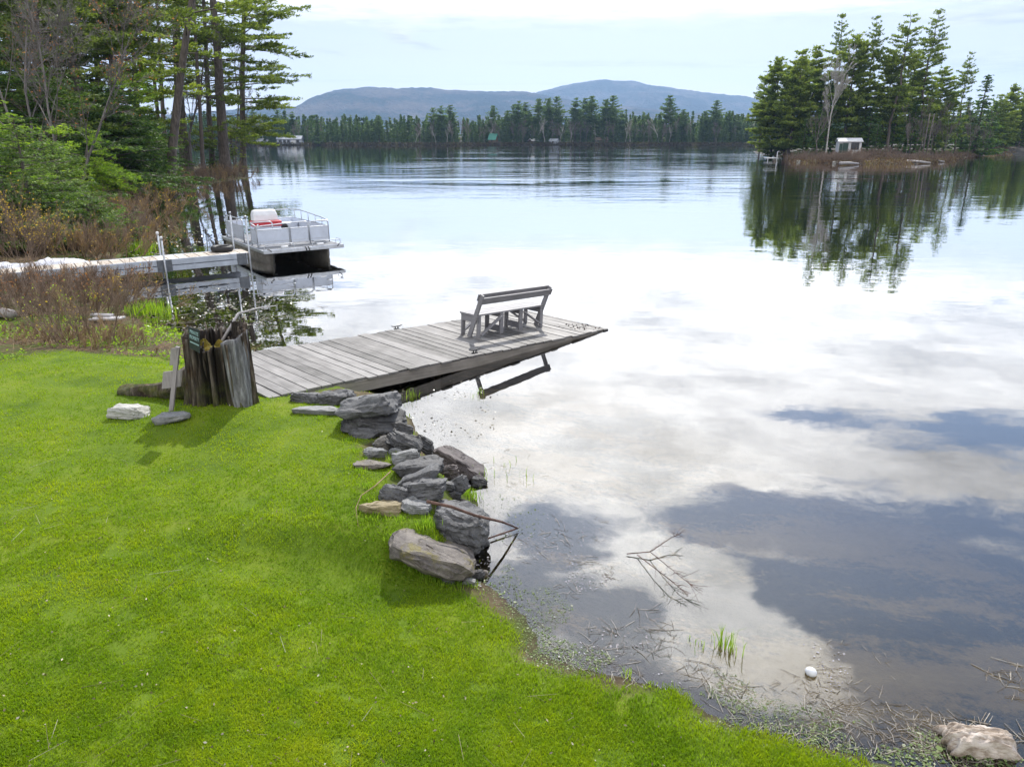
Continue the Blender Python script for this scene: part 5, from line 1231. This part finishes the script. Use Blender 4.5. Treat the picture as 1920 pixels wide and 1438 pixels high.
RK = [
 (195, 165, 95, 45, 5, 'g', 'dark grey rock tucked under the near dock corner', {}),
 (378, 172, 112, 58, -4, 'g', 'layered grey rock between dock edge and the largest boulder', {}),
 (255, 238, 138, 22, 3, 'l', 'flat pale blue-grey slab set in the grass by the dock', dict(depth=28, lift=.15, hf=1.)),
 (620, 305, 185, 82, 5, 'd', 'large dark block carrying the slab on top of the pile', dict(depth=58, lift=.35)),
 (590, 205, 170, 62, -7, 'g', 'big grey slab on top of the large dark block', dict(depth=50, lift=2.0)),
 (560, 385, 98, 42, 2, 'g', 'small grey wedge in front of the large dark block', {}),
 (800, 368, 78, 50, 8, 'd', 'dark rock at the water right of the largest boulder', dict(lift=.5)),
 (680, 455, 44, 52, -15, 'o', 'small rock with orange lichen', dict(lift=.6)),
 (815, 450, 108, 62, 25, 'd', 'dark angled rock right of the lichened rock', dict(lift=.7)),
 (935, 475, 66, 62, 30, 'd', 'dark mossy rock at the water edge in mid pile', dict(lift=.5)),
 (630, 520, 74, 40, 3, 'l', 'smooth rounded pale rock at the grass edge', dict(lift=.4)),
 (830, 540, 92, 46, -14, 'l', 'pale-topped rock in the middle of the pile', dict(lift=.9)),
 (615, 592, 112, 34, 4, 'b', 'flat brownish rock half sunk in the grass', dict(lift=.0, hf=.6)),
 (905, 600, 155, 52, -6, 'd', 'long dark layered rock across mid pile', dict(lift=.8, depth=34)),
 (895, 672, 145, 40, -24, 'g', 'long grey slab sloping up to the right', dict(lift=1.6, depth=26)),
 (1090, 645, 74, 54, -10, 'p', 'purple-brown rock right of the sloping slab', dict(lift=.9)),
 (1170, 585, 178, 62, 31, 'p', 'long dark slab tipping into the water at right of the pile', dict(lift=1.0, depth=40)),
 (950, 750, 138, 72, -8, 'g', 'square grey boulder in the lower pile', dict(lift=.7)),
 (745, 782, 84, 68, 20, 'g', 'grey rock left of the square boulder', dict(lift=.5)),
 (1150, 735, 92, 56, -38, 'g', 'grey rock leaning up right of the square boulder', dict(lift=.8)),
 (675, 862, 132, 44, 3, 't', 'flat tan rock at the lawn edge', dict(lift=.25, hf=.7)),
 (895, 862, 98, 44, 4, 'l', 'light grey rock beside the flat tan rock', dict(lift=.4)),
 (1110, 838, 62, 26, 4, 'l', 'small pale rock under the fallen stick', dict(lift=.9)),
 (1160, 975, 172, 122, 14, 'g', 'huge grey boulder at the water under the fallen stick', dict(lift=.4, depth=58, npt=60)),
 (1000, 1165, 262, 92, 20, 'b', 'largest brown-grey boulder, nearest the camera on the lawn edge', dict(lift=-.1, depth=62, hf=.62, npt=90)),
 (1090, 1322, 46, 26, 5, 'g', 'little grey stone below the largest boulder', {}),
 (1290, 700, 50, 40, 20, 'd', 'small dark rock at the foot of the long dark slab', dict(lift=.2)),
 (745, 415, 60, 32, 0, 'd', 'dark rock hidden in the gap above the lichened rock', dict(lift=.1)),
 (640, 460, 30, 18, 0, 'g', 'pebble-sized grey stone beside the lichened rock', {}),
 (1310, 1290, 40, 30, 10, 'b', 'small brown stone at the water right of the largest boulder', {}),
]
for i, (zx, zy, hw, hh, an, m_, lab, kw) in enumerate(RK): 
    kk = dict(kw); 
    rk(zx, zy, hw, hh, an, m_, lab, seed=i + 1, **kk)
rock(245, 773, 33, 9, 2, 'w', 'flat white stone lying on the lawn left of the post', lift=.5, seed=51, depth=20, hf=1.)
rock(324, 783, 33, 7, -8, 'l', 'flat blue-grey stone at the foot of the wooden post', lift=.4, seed=52, depth=17, hf=1.)
# grass tufts between stones
def tuft(name, px, py, n_, h_, r_, lab, seed, onwater=False, m_='reed', w_=.008, cat='grass tuft', lift=0.):
    rg = np.random.default_rng(seed); c = P(px, py) if onwater else Vector(G(px, py))
    pts = np.stack([rg.normal(0, r_, n_), rg.normal(0, r_, n_), np.full(n_, -.02 + lift)], 1)
    v, f = blades(pts, h_ * rg.uniform(.5, 1.1, n_), np.full(n_, w_), rg.uniform(.1, .7, n_), rg)
    o = link(name, mesh_np(name, v, f), M[m_]); o.location = c; return tag(o, lab, cat)
for k, (px, py, n_, h_, r_, lab) in enumerate([(738, 862, 60, .12, .06, 'pale grass tuft between the pale rocks'), (800, 985, 120, .14, .045, 'green grass tuft beside the huge boulder'), (880, 932, 140, .16, .07, 'grass tuft growing at the water under the long slab'), (640, 772, 90, .12, .06, 'grass tuft by the flat slab near the dock'), (858, 1012, 130, .10, .07, 'bright leafy clump on top of the huge boulder'), (790, 950, 70, .1, .05, 'small tuft right of the tan rock'), (700, 962, 90, .1, .1, 'grass fringe below the tan rock'), (560, 745, 70, .1, .08, 'grass tuft in front of the dock corner rock')]):
    tuft('grass_tuft', px, py, n_, h_, r_, lab, 500 + k, w_=.006, lift=.10 if k == 4 else 0)
for k, (px, py, n_, h_, r_, lab) in enumerate([(900, 738, 8, .22, .05, 'thin reeds standing in the reflection of the bench'), (887, 745, 3, .2, .02, 'few short reeds left of the bench reflection'), (913, 895, 12, .2, .07, 'reeds beside the tip of the long dark slab'), (980, 895, 9, .17, .10, 'short reeds in open water right of the rock pile'), (945, 870, 5, .14, .12, 'sparse reeds in the bright water above the rock pile'), (1355, 1212, 34, .24, .05, 'bright green reed tuft in the shallow water near the float'), (1378, 1215, 12, .14, .05, 'small reeds right of the bright reed tuft'), (1305, 1207, 14, .1, .04, 'little low green plant left of the bright reed tuft'), (278, 588, 220, .42, .22, 'yellow-green reed clump at the cove edge'), (312, 590, 60, .3, .15, 'thin reeds right of the yellow-green reed clump'), (265, 470, 300, .5, .28, 'yellow-green reed bed behind the metal dock'), (765, 745, 22, .2, .10, 'green blades under the dock edge'), (745, 762, 14, .15, .06, 'tiny green blades in the wet gap by the dock'), (1176, 1265, 14, .12, .04, 'small green sprout at the muddy edge')]):
    tuft('reed_tuft', px, py, n_, h_, r_, lab, 520 + k, True, w_=.007 if py > 600 else .014, cat='reeds')

fill = [(700, 800, 16), (728, 838, 14), (742, 848, 12), (768, 868, 14), (806, 905, 13), (838, 912, 14), (852, 930, 12), (770, 940, 14), (735, 950, 10), (872, 945, 12), (905, 1018, 12), (895, 1078, 14), (880, 1092, 12), (668, 758, 12)]
for k, (px, py, s_) in enumerate(fill): rock(px, py, s_, s_ * .7, (k * 37) % 50 - 25, 'gdlpb'[k % 5], 'small broken stone wedged among the bigger rocks of the pile', seed=140 + k, lift=.4)['group'] = 'small stones wedged in the rock pile'
edge_px = [(566, 768), (600, 785), (636, 800), (652, 828), (668, 846), (684, 862), (676, 884), (690, 912), (684, 938), (678, 962), (700, 972), (730, 968), (752, 975), (742, 1000), (752, 1030), (772, 1062), (800, 1080), (830, 1094), (858, 1098), (884, 1098), (725, 1012), (762, 1046), (815, 1088)]
for k, (px, py) in enumerate(edge_px): tuft('grass_tuft', px, py, 70, .085, .034, 'short grass tuft growing against the rocks on their lawn side', 600 + k, w_=.0055)['group'] = 'grass tufts along the lawn side of the rocks'
# ------------------------------------------------------------------ sticks, float, driftwood
mst = bark('wet_stick', (.05, .028, .022), (.16, .09, .07), 3., 2.)
def stick(pts, rad, name, lab, m_=mst, cat='stick', sub=True):
    return tag(MB().tube(pts, rad, 8).build(name, m_, None, True), lab, cat)
a = Vector(P(800, 940, .66)); b_ = Vector(P(890, 966, .46)); c_ = Vector(P(971, 990, .03)); d_ = Vector(P(902, 1014, .03))
stick([a, a.lerp(b_, .5) + Vector((0, 0, .02)), b_, b_.lerp(c_, .6) + Vector((.01, 0, .015)), c_, c_.lerp(d_, .5), d_], [.017, .016, .015, .013, .011, .010, .008], 'broken_stick', 'bent reddish stick reaching from the rocks over the water')
pts = [Vector(G(733, 903, .12)), Vector(G(705, 930, .12)), Vector(G(678, 942, .08)), Vector(G(668, 960, .05)), Vector(G(672, 992, .03))]
o = stick(pts, [.006, .006, .005, .004, .002], 'thin_twig', 'thin pale twig lying over the lawn edge at the tan rock', M['twig_tan'])
# dead branch in the water
acc = Acc(); rg = np.random.default_rng(12)
def wl(px, py, z): q = P(px, py, z); return np.array([q.x, q.y, q.z])
root_ = [wl(1175, 1038, .015), wl(1220, 1034, .05), wl(1258, 1008, .10), wl(1276, 1000, .13)]
main2 = [wl(1195, 1040, .02), wl(1228, 1065, .07), wl(1258, 1088, .09), wl(1290, 1115, .06)]
main3 = [wl(1220, 1035, .05), wl(1248, 1058, .08), wl(1275, 1080, .10), wl(1298, 1098, .09)]
for ln, r_ in ((root_, .006), (main2, .0052), (main3, .0045)):
    acc.poly(np.array(ln), np.linspace(r_, .003, len(ln)))
    for k in range(16):
        f_ = rg.uniform(.3, 1) * (len(ln) - 1); i = min(int(f_), len(ln) - 2); q = ln[i] + (ln[i + 1] - ln[i]) * (f_ - i); dd = unit(ln[i + 1] - ln[i])
        e = q + (dd * rg.uniform(.2, 1) + rg.normal(0, .55, 3) * np.array([1, 1, .5])) * rg.uniform(.05, .17); e[2] = max(e[2], .01)
        acc.poly(np.array([q, (q + e) / 2 + rg.normal(0, .006, 3), e]), np.array([.0024, .002, .0014]))
v, f = acc.wood(5)
tag(link('dead_branch', mesh_np('dead_branch', v, [f], True), mst), 'dark twiggy dead branch lying in the shallow water', 'branch')
# white float
q = P(1520, 1263, .0); bm = bmesh.new(); bmesh.ops.create_uvsphere(bm, u_segments=28, v_segments=18, radius=.038)
for v_ in bm.verts: v_.co.x *= 1.18
me = bpy.data.meshes.new('float'); bm.to_mesh(me); bm.free()
for p_ in me.polygons: p_.use_smooth = True
o = link('buoy', me, M['white']); o.location = (q.x, q.y, .018); o.rotation_euler = (0, R(10), R(-30)); tag(o, 'small white egg-shaped float drifting by the bank', 'buoy')
# driftwood at the lower right
mdw, t, b = mat('bleached_driftwood'); p = t.coord(); g = t.noise(t.mapping(p, rot=(0, 0, .3), scale=(2., 14, 9)), 2., 6, .7)
t.set(b.inputs['Base Color'], t.ramp(g, [(.3, (.10, .07, .05)), (.46, (.32, .26, .21)), (.6, (.55, .49, .44))])); b.inputs['Roughness'].default_value = .8; t.set(b.inputs['Normal'], t.bump(g, .8, .02))
cdw = P(1838, 1385, .05); n1_, n2_ = 46, 26; vs = []
for j in range(n2_):
    for i in range(n1_):
        u = i / (n1_ - 1) * 2 - 1; v_ = j / (n2_ - 1) * 2 - 1; a = math.atan2(v_, u)
        e = 1 + .22 * mnoise.noise(Vector((u * 3, v_ * 3, 4))) ; rr_ = max(abs(u), abs(v_))
        z = .085 * (1 - abs(v_ + .15) ** 2.2) * (1 - .5 * abs(u) ** 3) + .035 * mnoise.noise(Vector((u * 2.2, v_ * 6, 1.))) + .02 * mnoise.noise(Vector((u * 5, v_ * 14, 2.))) - .06 * rr_ ** 6
        vs.append((u * .235 * e, v_ * .125 * e + .03 * u, z))
m0 = len(vs); vs += [(x_ * .95, y_ * .9, min(z_ - .05, -.02)) for (x_, y_, z_) in vs]
fs = []
for j in range(n2_ - 1):
    for i in range(n1_ - 1): a = j * n1_ + i; fs += [(a, a + 1, a + n1_ + 1, a + n1_), (m0 + a, m0 + a + n1_, m0 + a + n1_ + 1, m0 + a + 1)]
for i in range(n1_ - 1):
    for j in (0, n2_ - 1): a = j * n1_ + i; fs.append((a, a + 1, m0 + a + 1, m0 + a))
for j in range(n2_ - 1):
    for i in (0, n1_ - 1): a = j * n1_ + i; fs.append((a, a + n1_, m0 + a + n1_, m0 + a))
mb = MB(); mb.add(vs, fs); o = mb.build('driftwood', mdw, None, True); o.location = cdw; o.rotation_euler = (0, R(4), R(-12)); tag(o, 'bleached chunk of driftwood stranded at the lower right', 'driftwood')

# ------------------------------------------------------------------ buildings and poles
mroof = simple('grey_roof', (.30, .33, .38), .7, 0, .2, .6); mwall = simple('pale_blue_wall', (.34, .38, .45), .7, 0, .12, .8); mwhite = simple('white_wall', (.60, .61, .63), .7, 0, .12, .8)
mglass = simple('window_glass', (.03, .035, .04), .12, 0, .2, 2.); mgreen = simple('green_door', (.02, .06, .045), .6, 0, .2, 2.); mgroof = simple('green_roof', (.05, .22, .17), .6, 0, .2, 1.); mbrown = simple('brown_wall', (.10, .075, .055), .8, 0, .25, 1.)
def house(name, lab, loc, rz, w, d, h, rh, wall, roof, wins, doors=(), ov=.4, chim=False):
    e = empty(name, loc, rz, lab, 'house')
    MB().box((0, 0, h / 2 - .3), (w, d, h + .6)).add([(-w / 2, -d / 2, h), (w / 2, -d / 2, h), (w / 2, d / 2, h), (-w / 2, d / 2, h), (-w / 2, 0, h + rh), (w / 2, 0, h + rh)], [(0, 1, 5, 4), (2, 3, 4, 5), (3, 0, 4), (1, 2, 5)]) if False else None
    mb = MB(); mb.box((0, 0, h / 2 - .3), (w, d, h + .6)); mb.add([(-w / 2, -d / 2, h), (-w / 2, d / 2, h), (-w / 2, 0, h + rh), (w / 2, -d / 2, h), (w / 2, d / 2, h), (w / 2, 0, h + rh)], [(0, 2, 1), (3, 4, 5)]); mb.build('wall', wall, e)
    mb = MB(); y = d / 2 + ov; zz = h - rh * ov / (d / 2)
    for s in (-1, 1): mb.hexa([(-w / 2 - ov, s * y, zz), (w / 2 + ov, s * y, zz), (w / 2 + ov, 0, h + rh), (-w / 2 - ov, 0, h + rh), (-w / 2 - ov, s * y, zz + .14), (w / 2 + ov, s * y, zz + .14), (w / 2 + ov, 0, h + rh + .14), (-w / 2 - ov, 0, h + rh + .14)])
    r_ = mb.build('roof', roof, e)
    for (x, z, ww, wh) in wins:
        f_ = MB().box((x, -d / 2 - .03, z), (ww + .2, .06, wh + .2)).build('window', wall if wall is not mwhite else M['dark'], e)
        MB().box((x, -d / 2 - .07, z), (ww, .03, wh)).build('pane', mglass, f_)
    for (x, ww, wh, m_) in doors: MB().box((x, -d / 2 - .04, wh / 2), (ww, .07, wh)).build('door', m_, e)
    return e
p = PY(548, 270, 412); house('lake_house', 'long pale blue-grey lakeside house on the far left shore', (p.x, float(far_edge(p.x)) + 4.5, .6), .05, 12.5, 6.5, 2.6, 1.5, mwall, mroof, [(-4.5, 1.5, 1.6, 1.3), (-2.3, 1.5, 1.4, 1.3), (-.2, 1.5, 1.4, 1.3), (4.6, 1.5, 1.4, 1.3)], [(1.9, 1.2, 2.1, mwhite), (3.0, .8, 2.1, mwhite)])
p = PY(497, 266, 412); house('shed', 'small white shed left of the pale lakeside house', (p.x, float(far_edge(p.x)) + 6, .6), .3, 5.5, 4, 1.7, 1., mwhite, mroof, [(0, 1.1, .9, .8)])
p = PY(925, 266, 408); house('hut', 'small hut with steep green roof among the far spruces', (p.x, float(far_edge(p.x)) + 4, 1.), -.4, 4, 4, 2.2, 2.6, mbrown, mgroof, [(0, 1.3, 1., .9)])
p = PY(1001, 266, 408); house('cabin', 'tiny white-roofed cabin on the far shore', (p.x, float(far_edge(p.x)) + 5, .8), .5, 4, 3.5, 1.6, .8, mbrown, mwhite, [(0, 1., .9, .7)])
p = PY(1041, 267, 408); house('cabin', 'tiny grey cabin with pale front near the far waterline', (p.x, float(far_edge(p.x)) + 3, .6), -.5, 4.2, 3.2, 1.7, .9, mwall, mroof, [(0, 1., .9, .7)])
p = PY(1132, 266, 408); house('cabin', 'dark brown low cabin behind the far bare trees', (p.x, float(far_edge(p.x)) + 6, .8), .1, 7.5, 4.5, 2.0, 1.2, mbrown, mbrown, [(-2, 1.2, 1., .8), (1.5, 1.2, 1., .8)])
p = PY(1589, 287, 137); z_ = islz(p.x, p.y); house('island_cabin', 'white cabin with green door under the island pines', (p.x, p.y, z_ + .15), -.25, 3.7, 3.4, 1.9, .5, mwhite, mwhite, [(.8, 1.15, 1.1, 1.0)], [(-.75, .9, 1.7, mgreen), (-1.5, .5, 1.6, mgreen)], ov=.2)
def pole(px, py, tx, ty, Y, lab, cross=True):
    a = PY(px, py, Y); a.z = islz(a.x, a.y) - .2; b_ = PY(tx, ty, Y); e = empty('utility_pole', a, 0, lab, 'utility pole')
    MB().tube([(0, 0, 0), b_ - a], [.15, .10], 8).build('pole', M['twig_grey'], e, True)
    if cross: MB().bar(b_ - a + Vector((-.7, 0, -.4)), b_ - a + Vector((.7, .2, -.4)), .1, .1).build('crossarm', M['twig_grey'], e)
    return b_
t1 = pole(1731, 281, 1744, 213, 140, 'leaning grey utility pole on the island shore'); pole(1738, 280, 1752, 214, 141, 'second leaning pole close beside the utility pole', False)
q = PY(1990, 233, 150); mid = (t1 + q) / 2 - Vector((0, 0, .5))
tag(MB().tube(arc(t1, mid, q, 10), .03, 5).build('power_line', M['iron'], None), 'thin power line running right from the utility pole', 'cable')
# island waterfront bits
a = P(1446, 297.5, .35); isd = empty('small_dock', (a.x, a.y, 0), .2, 'tiny white dock with a post at the island left tip', 'dock')
MB().box((0, 0, .42), (2.3, 1., .12)).build('deck', M['white'], isd); MB().box((.9, -.4, .6), (.1, .1, 1.8)).build('post', M['white'], isd); MB().bar((.9, -.4, 1.5), (1.7, .4, 1.6), .08, .08).build('railing', M['white'], isd); MB().box((-.9, -.4, .0), (.1, .1, .9)).build('post', M['white'], isd)
for k, (px, py, s, m_, lab) in enumerate([(1424, 284.5, .9, 'b', 'brown boulder at the left tip of the island'), (1428, 286, .6, 'w', 'pale stone at the left tip of the island'), (1452, 302, .3, 'b', 'small brown stone by the tiny white dock'), (1497, 303.5, .3, 'w', 'small white stone on the island front shore'), (1566, 306, .35, 'w', 'pale stone on the shore below the white cabin')]):
    q = P(px, py, .2); rock(px, py, s * FPX / q.y, s * FPX / q.y * .7, 5, m_, lab, seed=70 + k, zabs=.1)
for k, (xa, ya, xb, yb) in enumerate([(1716, 298, 1770, 303.5), (1700, 303, 1745, 306), (1575, 306.5, 1610, 307.5)]):
    pa, pb = P(xa, ya, .35), P(xb, yb, .15); tag(MB().tube([pa, pa.lerp(pb, .5) + Vector((0, 0, .08)), pb], [.22, .2, .12], 8).build('bleached_log', M['dryplank'], None, True), ['long bleached log on the island shore at right', 'shorter bleached log below the long one on the island shore', 'thin pale log on the shore below the white cabin'][k], 'log')
# ------------------------------------------------------------------ light, sky, air
SUN_EL, SUN_AZ = 42.0, 8.5
sd = Vector((math.sin(R(SUN_AZ)) * math.cos(R(SUN_EL)), math.cos(R(SUN_AZ)) * math.cos(R(SUN_EL)), math.sin(R(SUN_EL))))
ld = bpy.data.lights.new('sun', 'SUN'); ld.energy = 2.6; ld.angle = R(.7); ld.color = (1., .95, .86)
lo = bpy.data.objects.new('sun', ld); col.objects.link(lo); lo.rotation_euler = sd.to_track_quat('Z', 'Y').to_euler(); lo.location = (20, 60, 60)
world = bpy.data.worlds.new('World'); scene.world = world; world.use_nodes = True
t = NT(world.node_tree); bg = world.node_tree.nodes['Background']; STR = .10
bg.inputs[1].default_value = STR
sky = t.new('ShaderNodeTexSky', sky_type='NISHITA', sun_disc=False, sun_elevation=R(SUN_EL), sun_rotation=R(SUN_AZ), altitude=300, air_density=1., dust_density=1.0, ozone_density=1.)
d = t.coord('Generated'); sp3 = t.new('ShaderNodeSeparateXYZ'); t.set(sp3.inputs[0], d)
zc = t.math('MAXIMUM', sp3.outputs[2], .035)
cb = t.new('ShaderNodeCombineXYZ'); t.set(cb.inputs[0], t.math('DIVIDE', sp3.outputs[0], zc)); t.set(cb.inputs[1], t.math('DIVIDE', sp3.outputs[1], zc))
q = cb.outputs[0]
wv = t.vmath('SCALE', t.vmath('SUBTRACT', t.noise(q, 1.3, 5, .6, color=True), (.5, .5, .5)), scale=.40)
wv = t.vmath('ADD', wv, t.vmath('SCALE', t.vmath('SUBTRACT', t.noise(q, 5.5, 5, .65, color=True), (.5, .5, .5)), scale=.16))
q2 = t.vmath('ADD', q, wv)
nz = t.noise(t.mapping(q2, rot=(0, 0, .5), scale=(.8, 1.1, 1)), .95, 7, .58)
nz2 = t.noise(t.mapping(q2, rot=(0, 0, -.5), scale=(.6, 1.2, 1)), 3.6, 8, .66)
acc_ = t.math('ADD', t.math('MULTIPLY', t.math('SUBTRACT', nz, .5), 2.6), t.math('MULTIPLY', t.math('SUBTRACT', nz2, .5), 3.4))
# cloud banks (+) and openings (-): place on the cloud layer, size, turn, weight
BLOBS = []
def blob(px, py, sx, sy, rot, w_):
    p = P(px, py); BLOBS.append((p.x / CAMH, p.y / CAMH, sx, sy, R(rot), w_))
blob(1120, 620, 2.4, 1.5, 0, 1.1); blob(1050, 500, 5.5, 3.2, 0, .9); blob(1500, 600, 3., 1., 0, .6); blob(1130, 800, .75, .75, 0, .9); blob(1300, 870, .5, .28, -30, .6); blob(1260, 1070, .15, .4, 35, 1.3); blob(1370, 1220, .15, .25, 40, .9); blob(1420, 1270, .2, .4, 30, .6)
blob(1800, 900, .75, .22, -32, .9); blob(1640, 720, 1.0, .35, -15, .6); blob(900, 1010, .16, .2, 0, .4); blob(1080, 1110, .10, .13, 0, .45); blob(940, 860, .4, .4, 0, .6)
blob(1600, 990, .46, .17, -38, -1.6); blob(1760, 1200, .36, .26, -30, -1.9); blob(1850, 1420, .4, .25, 0, -1.2); blob(1060, 1000, .17, .17, 20, -.85); blob(1170, 1170, .30, .11, -25, -.9); blob(1420, 760, .55, .12, -25, -.7); blob(1350, 985, .12, .18, 40, -.6)
blob(700, 590, .9, .5, 10, -.7); blob(1900, 790, .4, .2, 0, -.5); blob(420, 540, 1.4, .7, 20, -.5); blob(1250, 1330, .4, .12, -25, -.7)
SKYB = []
for (px, py, hw_, hh_, w_) in [(760, 72, 80, 26, .9), (905, 6, 140, 22, .9), (610, 95, 60, 10, .4), (1850, 30, 130, 25, .6), (1150, 120, 260, 8, .5), (1880, 120, 120, 30, .5)]:
    a_, b_ = [(d_.x / (d_.z - CAMH), d_.y / (d_.z - CAMH)) for d_ in (PY(px, py, 100.), PY(px + hw_, py + hh_, 100.))]; SKYB.append((a_[0], a_[1], abs(b_[0] - a_[0]) * .9, abs(b_[1] - a_[1]), w_))
for (bx, by, sx, sy, rt, w_) in BLOBS:
    l_ = t.vmath('LENGTH', t.mapping(q2, (bx, by, 0), (0, 0, rt), (sx, sy, 1), 'TEXTURE'))
    acc_ = t.math('ADD', acc_, t.rng(l_, .25, 1.35, w_, 0., True))
acc_ = t.math('ADD', acc_, t.rng(sp3.outputs[1], .2, -.4, 0., .8, True))  # extra cloud cover behind the camera, unseen, added as fill light
cov = t.rng(acc_, -.25, .65, .09, 1., True)
far_ = t.rng(sp3.outputs[2], .112, .165, 0., 1., True)                 # near the horizon only thin streaks
stk = t.rng(t.noise(t.mapping(q, scale=(.16, .45, 1)), .55, 5, .6), .52, .72, 0., .7, True)
qs = t.vmath('ADD', q, t.vmath('SCALE', t.vmath('SUBTRACT', t.noise(q, .8, 6, .65, color=True), (.5, .5, .5)), scale=2.2))
for (bx, by, sx, sy, w_) in SKYB:
    l_ = t.vmath('LENGTH', t.mapping(qs, (bx, by, 0), (0, 0, 0), (sx, sy, 1), 'TEXTURE')); stk = t.math('MAXIMUM', stk, t.rng(l_, .2, 1.2, w_, 0., True))
cov = t.math('ADD', t.math('MULTIPLY', cov, far_), t.math('MULTIPLY', stk, t.math('SUBTRACT', 1., far_)))
sv = t.vmath('DOT_PRODUCT', d, tuple(sd)); glow = t.math('POWER', t.math('MAXIMUM', sv, 0.), 5.)
back = t.rng(sp3.outputs[1], .25, -.45, 0., 1., True)  # unseen clouds behind the camera, brightened to fill the surfaces facing it
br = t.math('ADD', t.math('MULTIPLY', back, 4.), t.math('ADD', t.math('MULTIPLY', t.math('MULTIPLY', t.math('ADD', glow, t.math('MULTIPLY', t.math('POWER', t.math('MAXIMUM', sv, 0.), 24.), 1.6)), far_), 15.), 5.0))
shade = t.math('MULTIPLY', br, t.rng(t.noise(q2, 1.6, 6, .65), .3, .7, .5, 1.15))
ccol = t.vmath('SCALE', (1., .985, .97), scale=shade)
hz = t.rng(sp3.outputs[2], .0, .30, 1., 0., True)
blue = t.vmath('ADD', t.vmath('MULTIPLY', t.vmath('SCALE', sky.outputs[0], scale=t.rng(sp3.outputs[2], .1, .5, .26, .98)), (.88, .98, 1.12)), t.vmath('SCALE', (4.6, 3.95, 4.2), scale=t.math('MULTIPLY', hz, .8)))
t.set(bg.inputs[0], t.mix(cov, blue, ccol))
# air
if HAZE > 0:
    mhz = bpy.data.materials.new('haze'); mhz.use_nodes = True; hn = mhz.node_tree; hn.nodes.remove(hn.nodes['Principled BSDF'])
    pv = hn.nodes.new('ShaderNodeVolumePrincipled'); pv.inputs['Color'].default_value = (.42, .64, 1., 1); pv.inputs['Density'].default_value = HAZE; pv.inputs['Anisotropy'].default_value = .25
    hn.links.new(pv.outputs[0], hn.nodes['Material Output'].inputs['Volume'])
    mb = MB(); mb.box((0, 3900, 288), (16000, 8200, 584)); tag(mb.build('haze', mhz), 'thin bluish air over the whole lake valley', 'haze', kind='stuff')
# ------------------------------------------------------------------ output
vs_ = scene.view_settings; vs_.view_transform = 'Standard'; vs_.look = 'None'; vs_.gamma = 1.0; vs_.exposure = EXPO
cy_ = scene.cycles; cy_.max_bounces = 7; cy_.diffuse_bounces = 2; cy_.glossy_bounces = 3; cy_.transmission_bounces = 4; cy_.transparent_max_bounces = 8; cy_.volume_bounces = 0
cy_.caustics_reflective = False; cy_.caustics_refractive = False; cy_.sample_clamp_indirect = 4.0; cy_.blur_glossy = .3
try: cy_.use_denoising = True
except Exception: pass
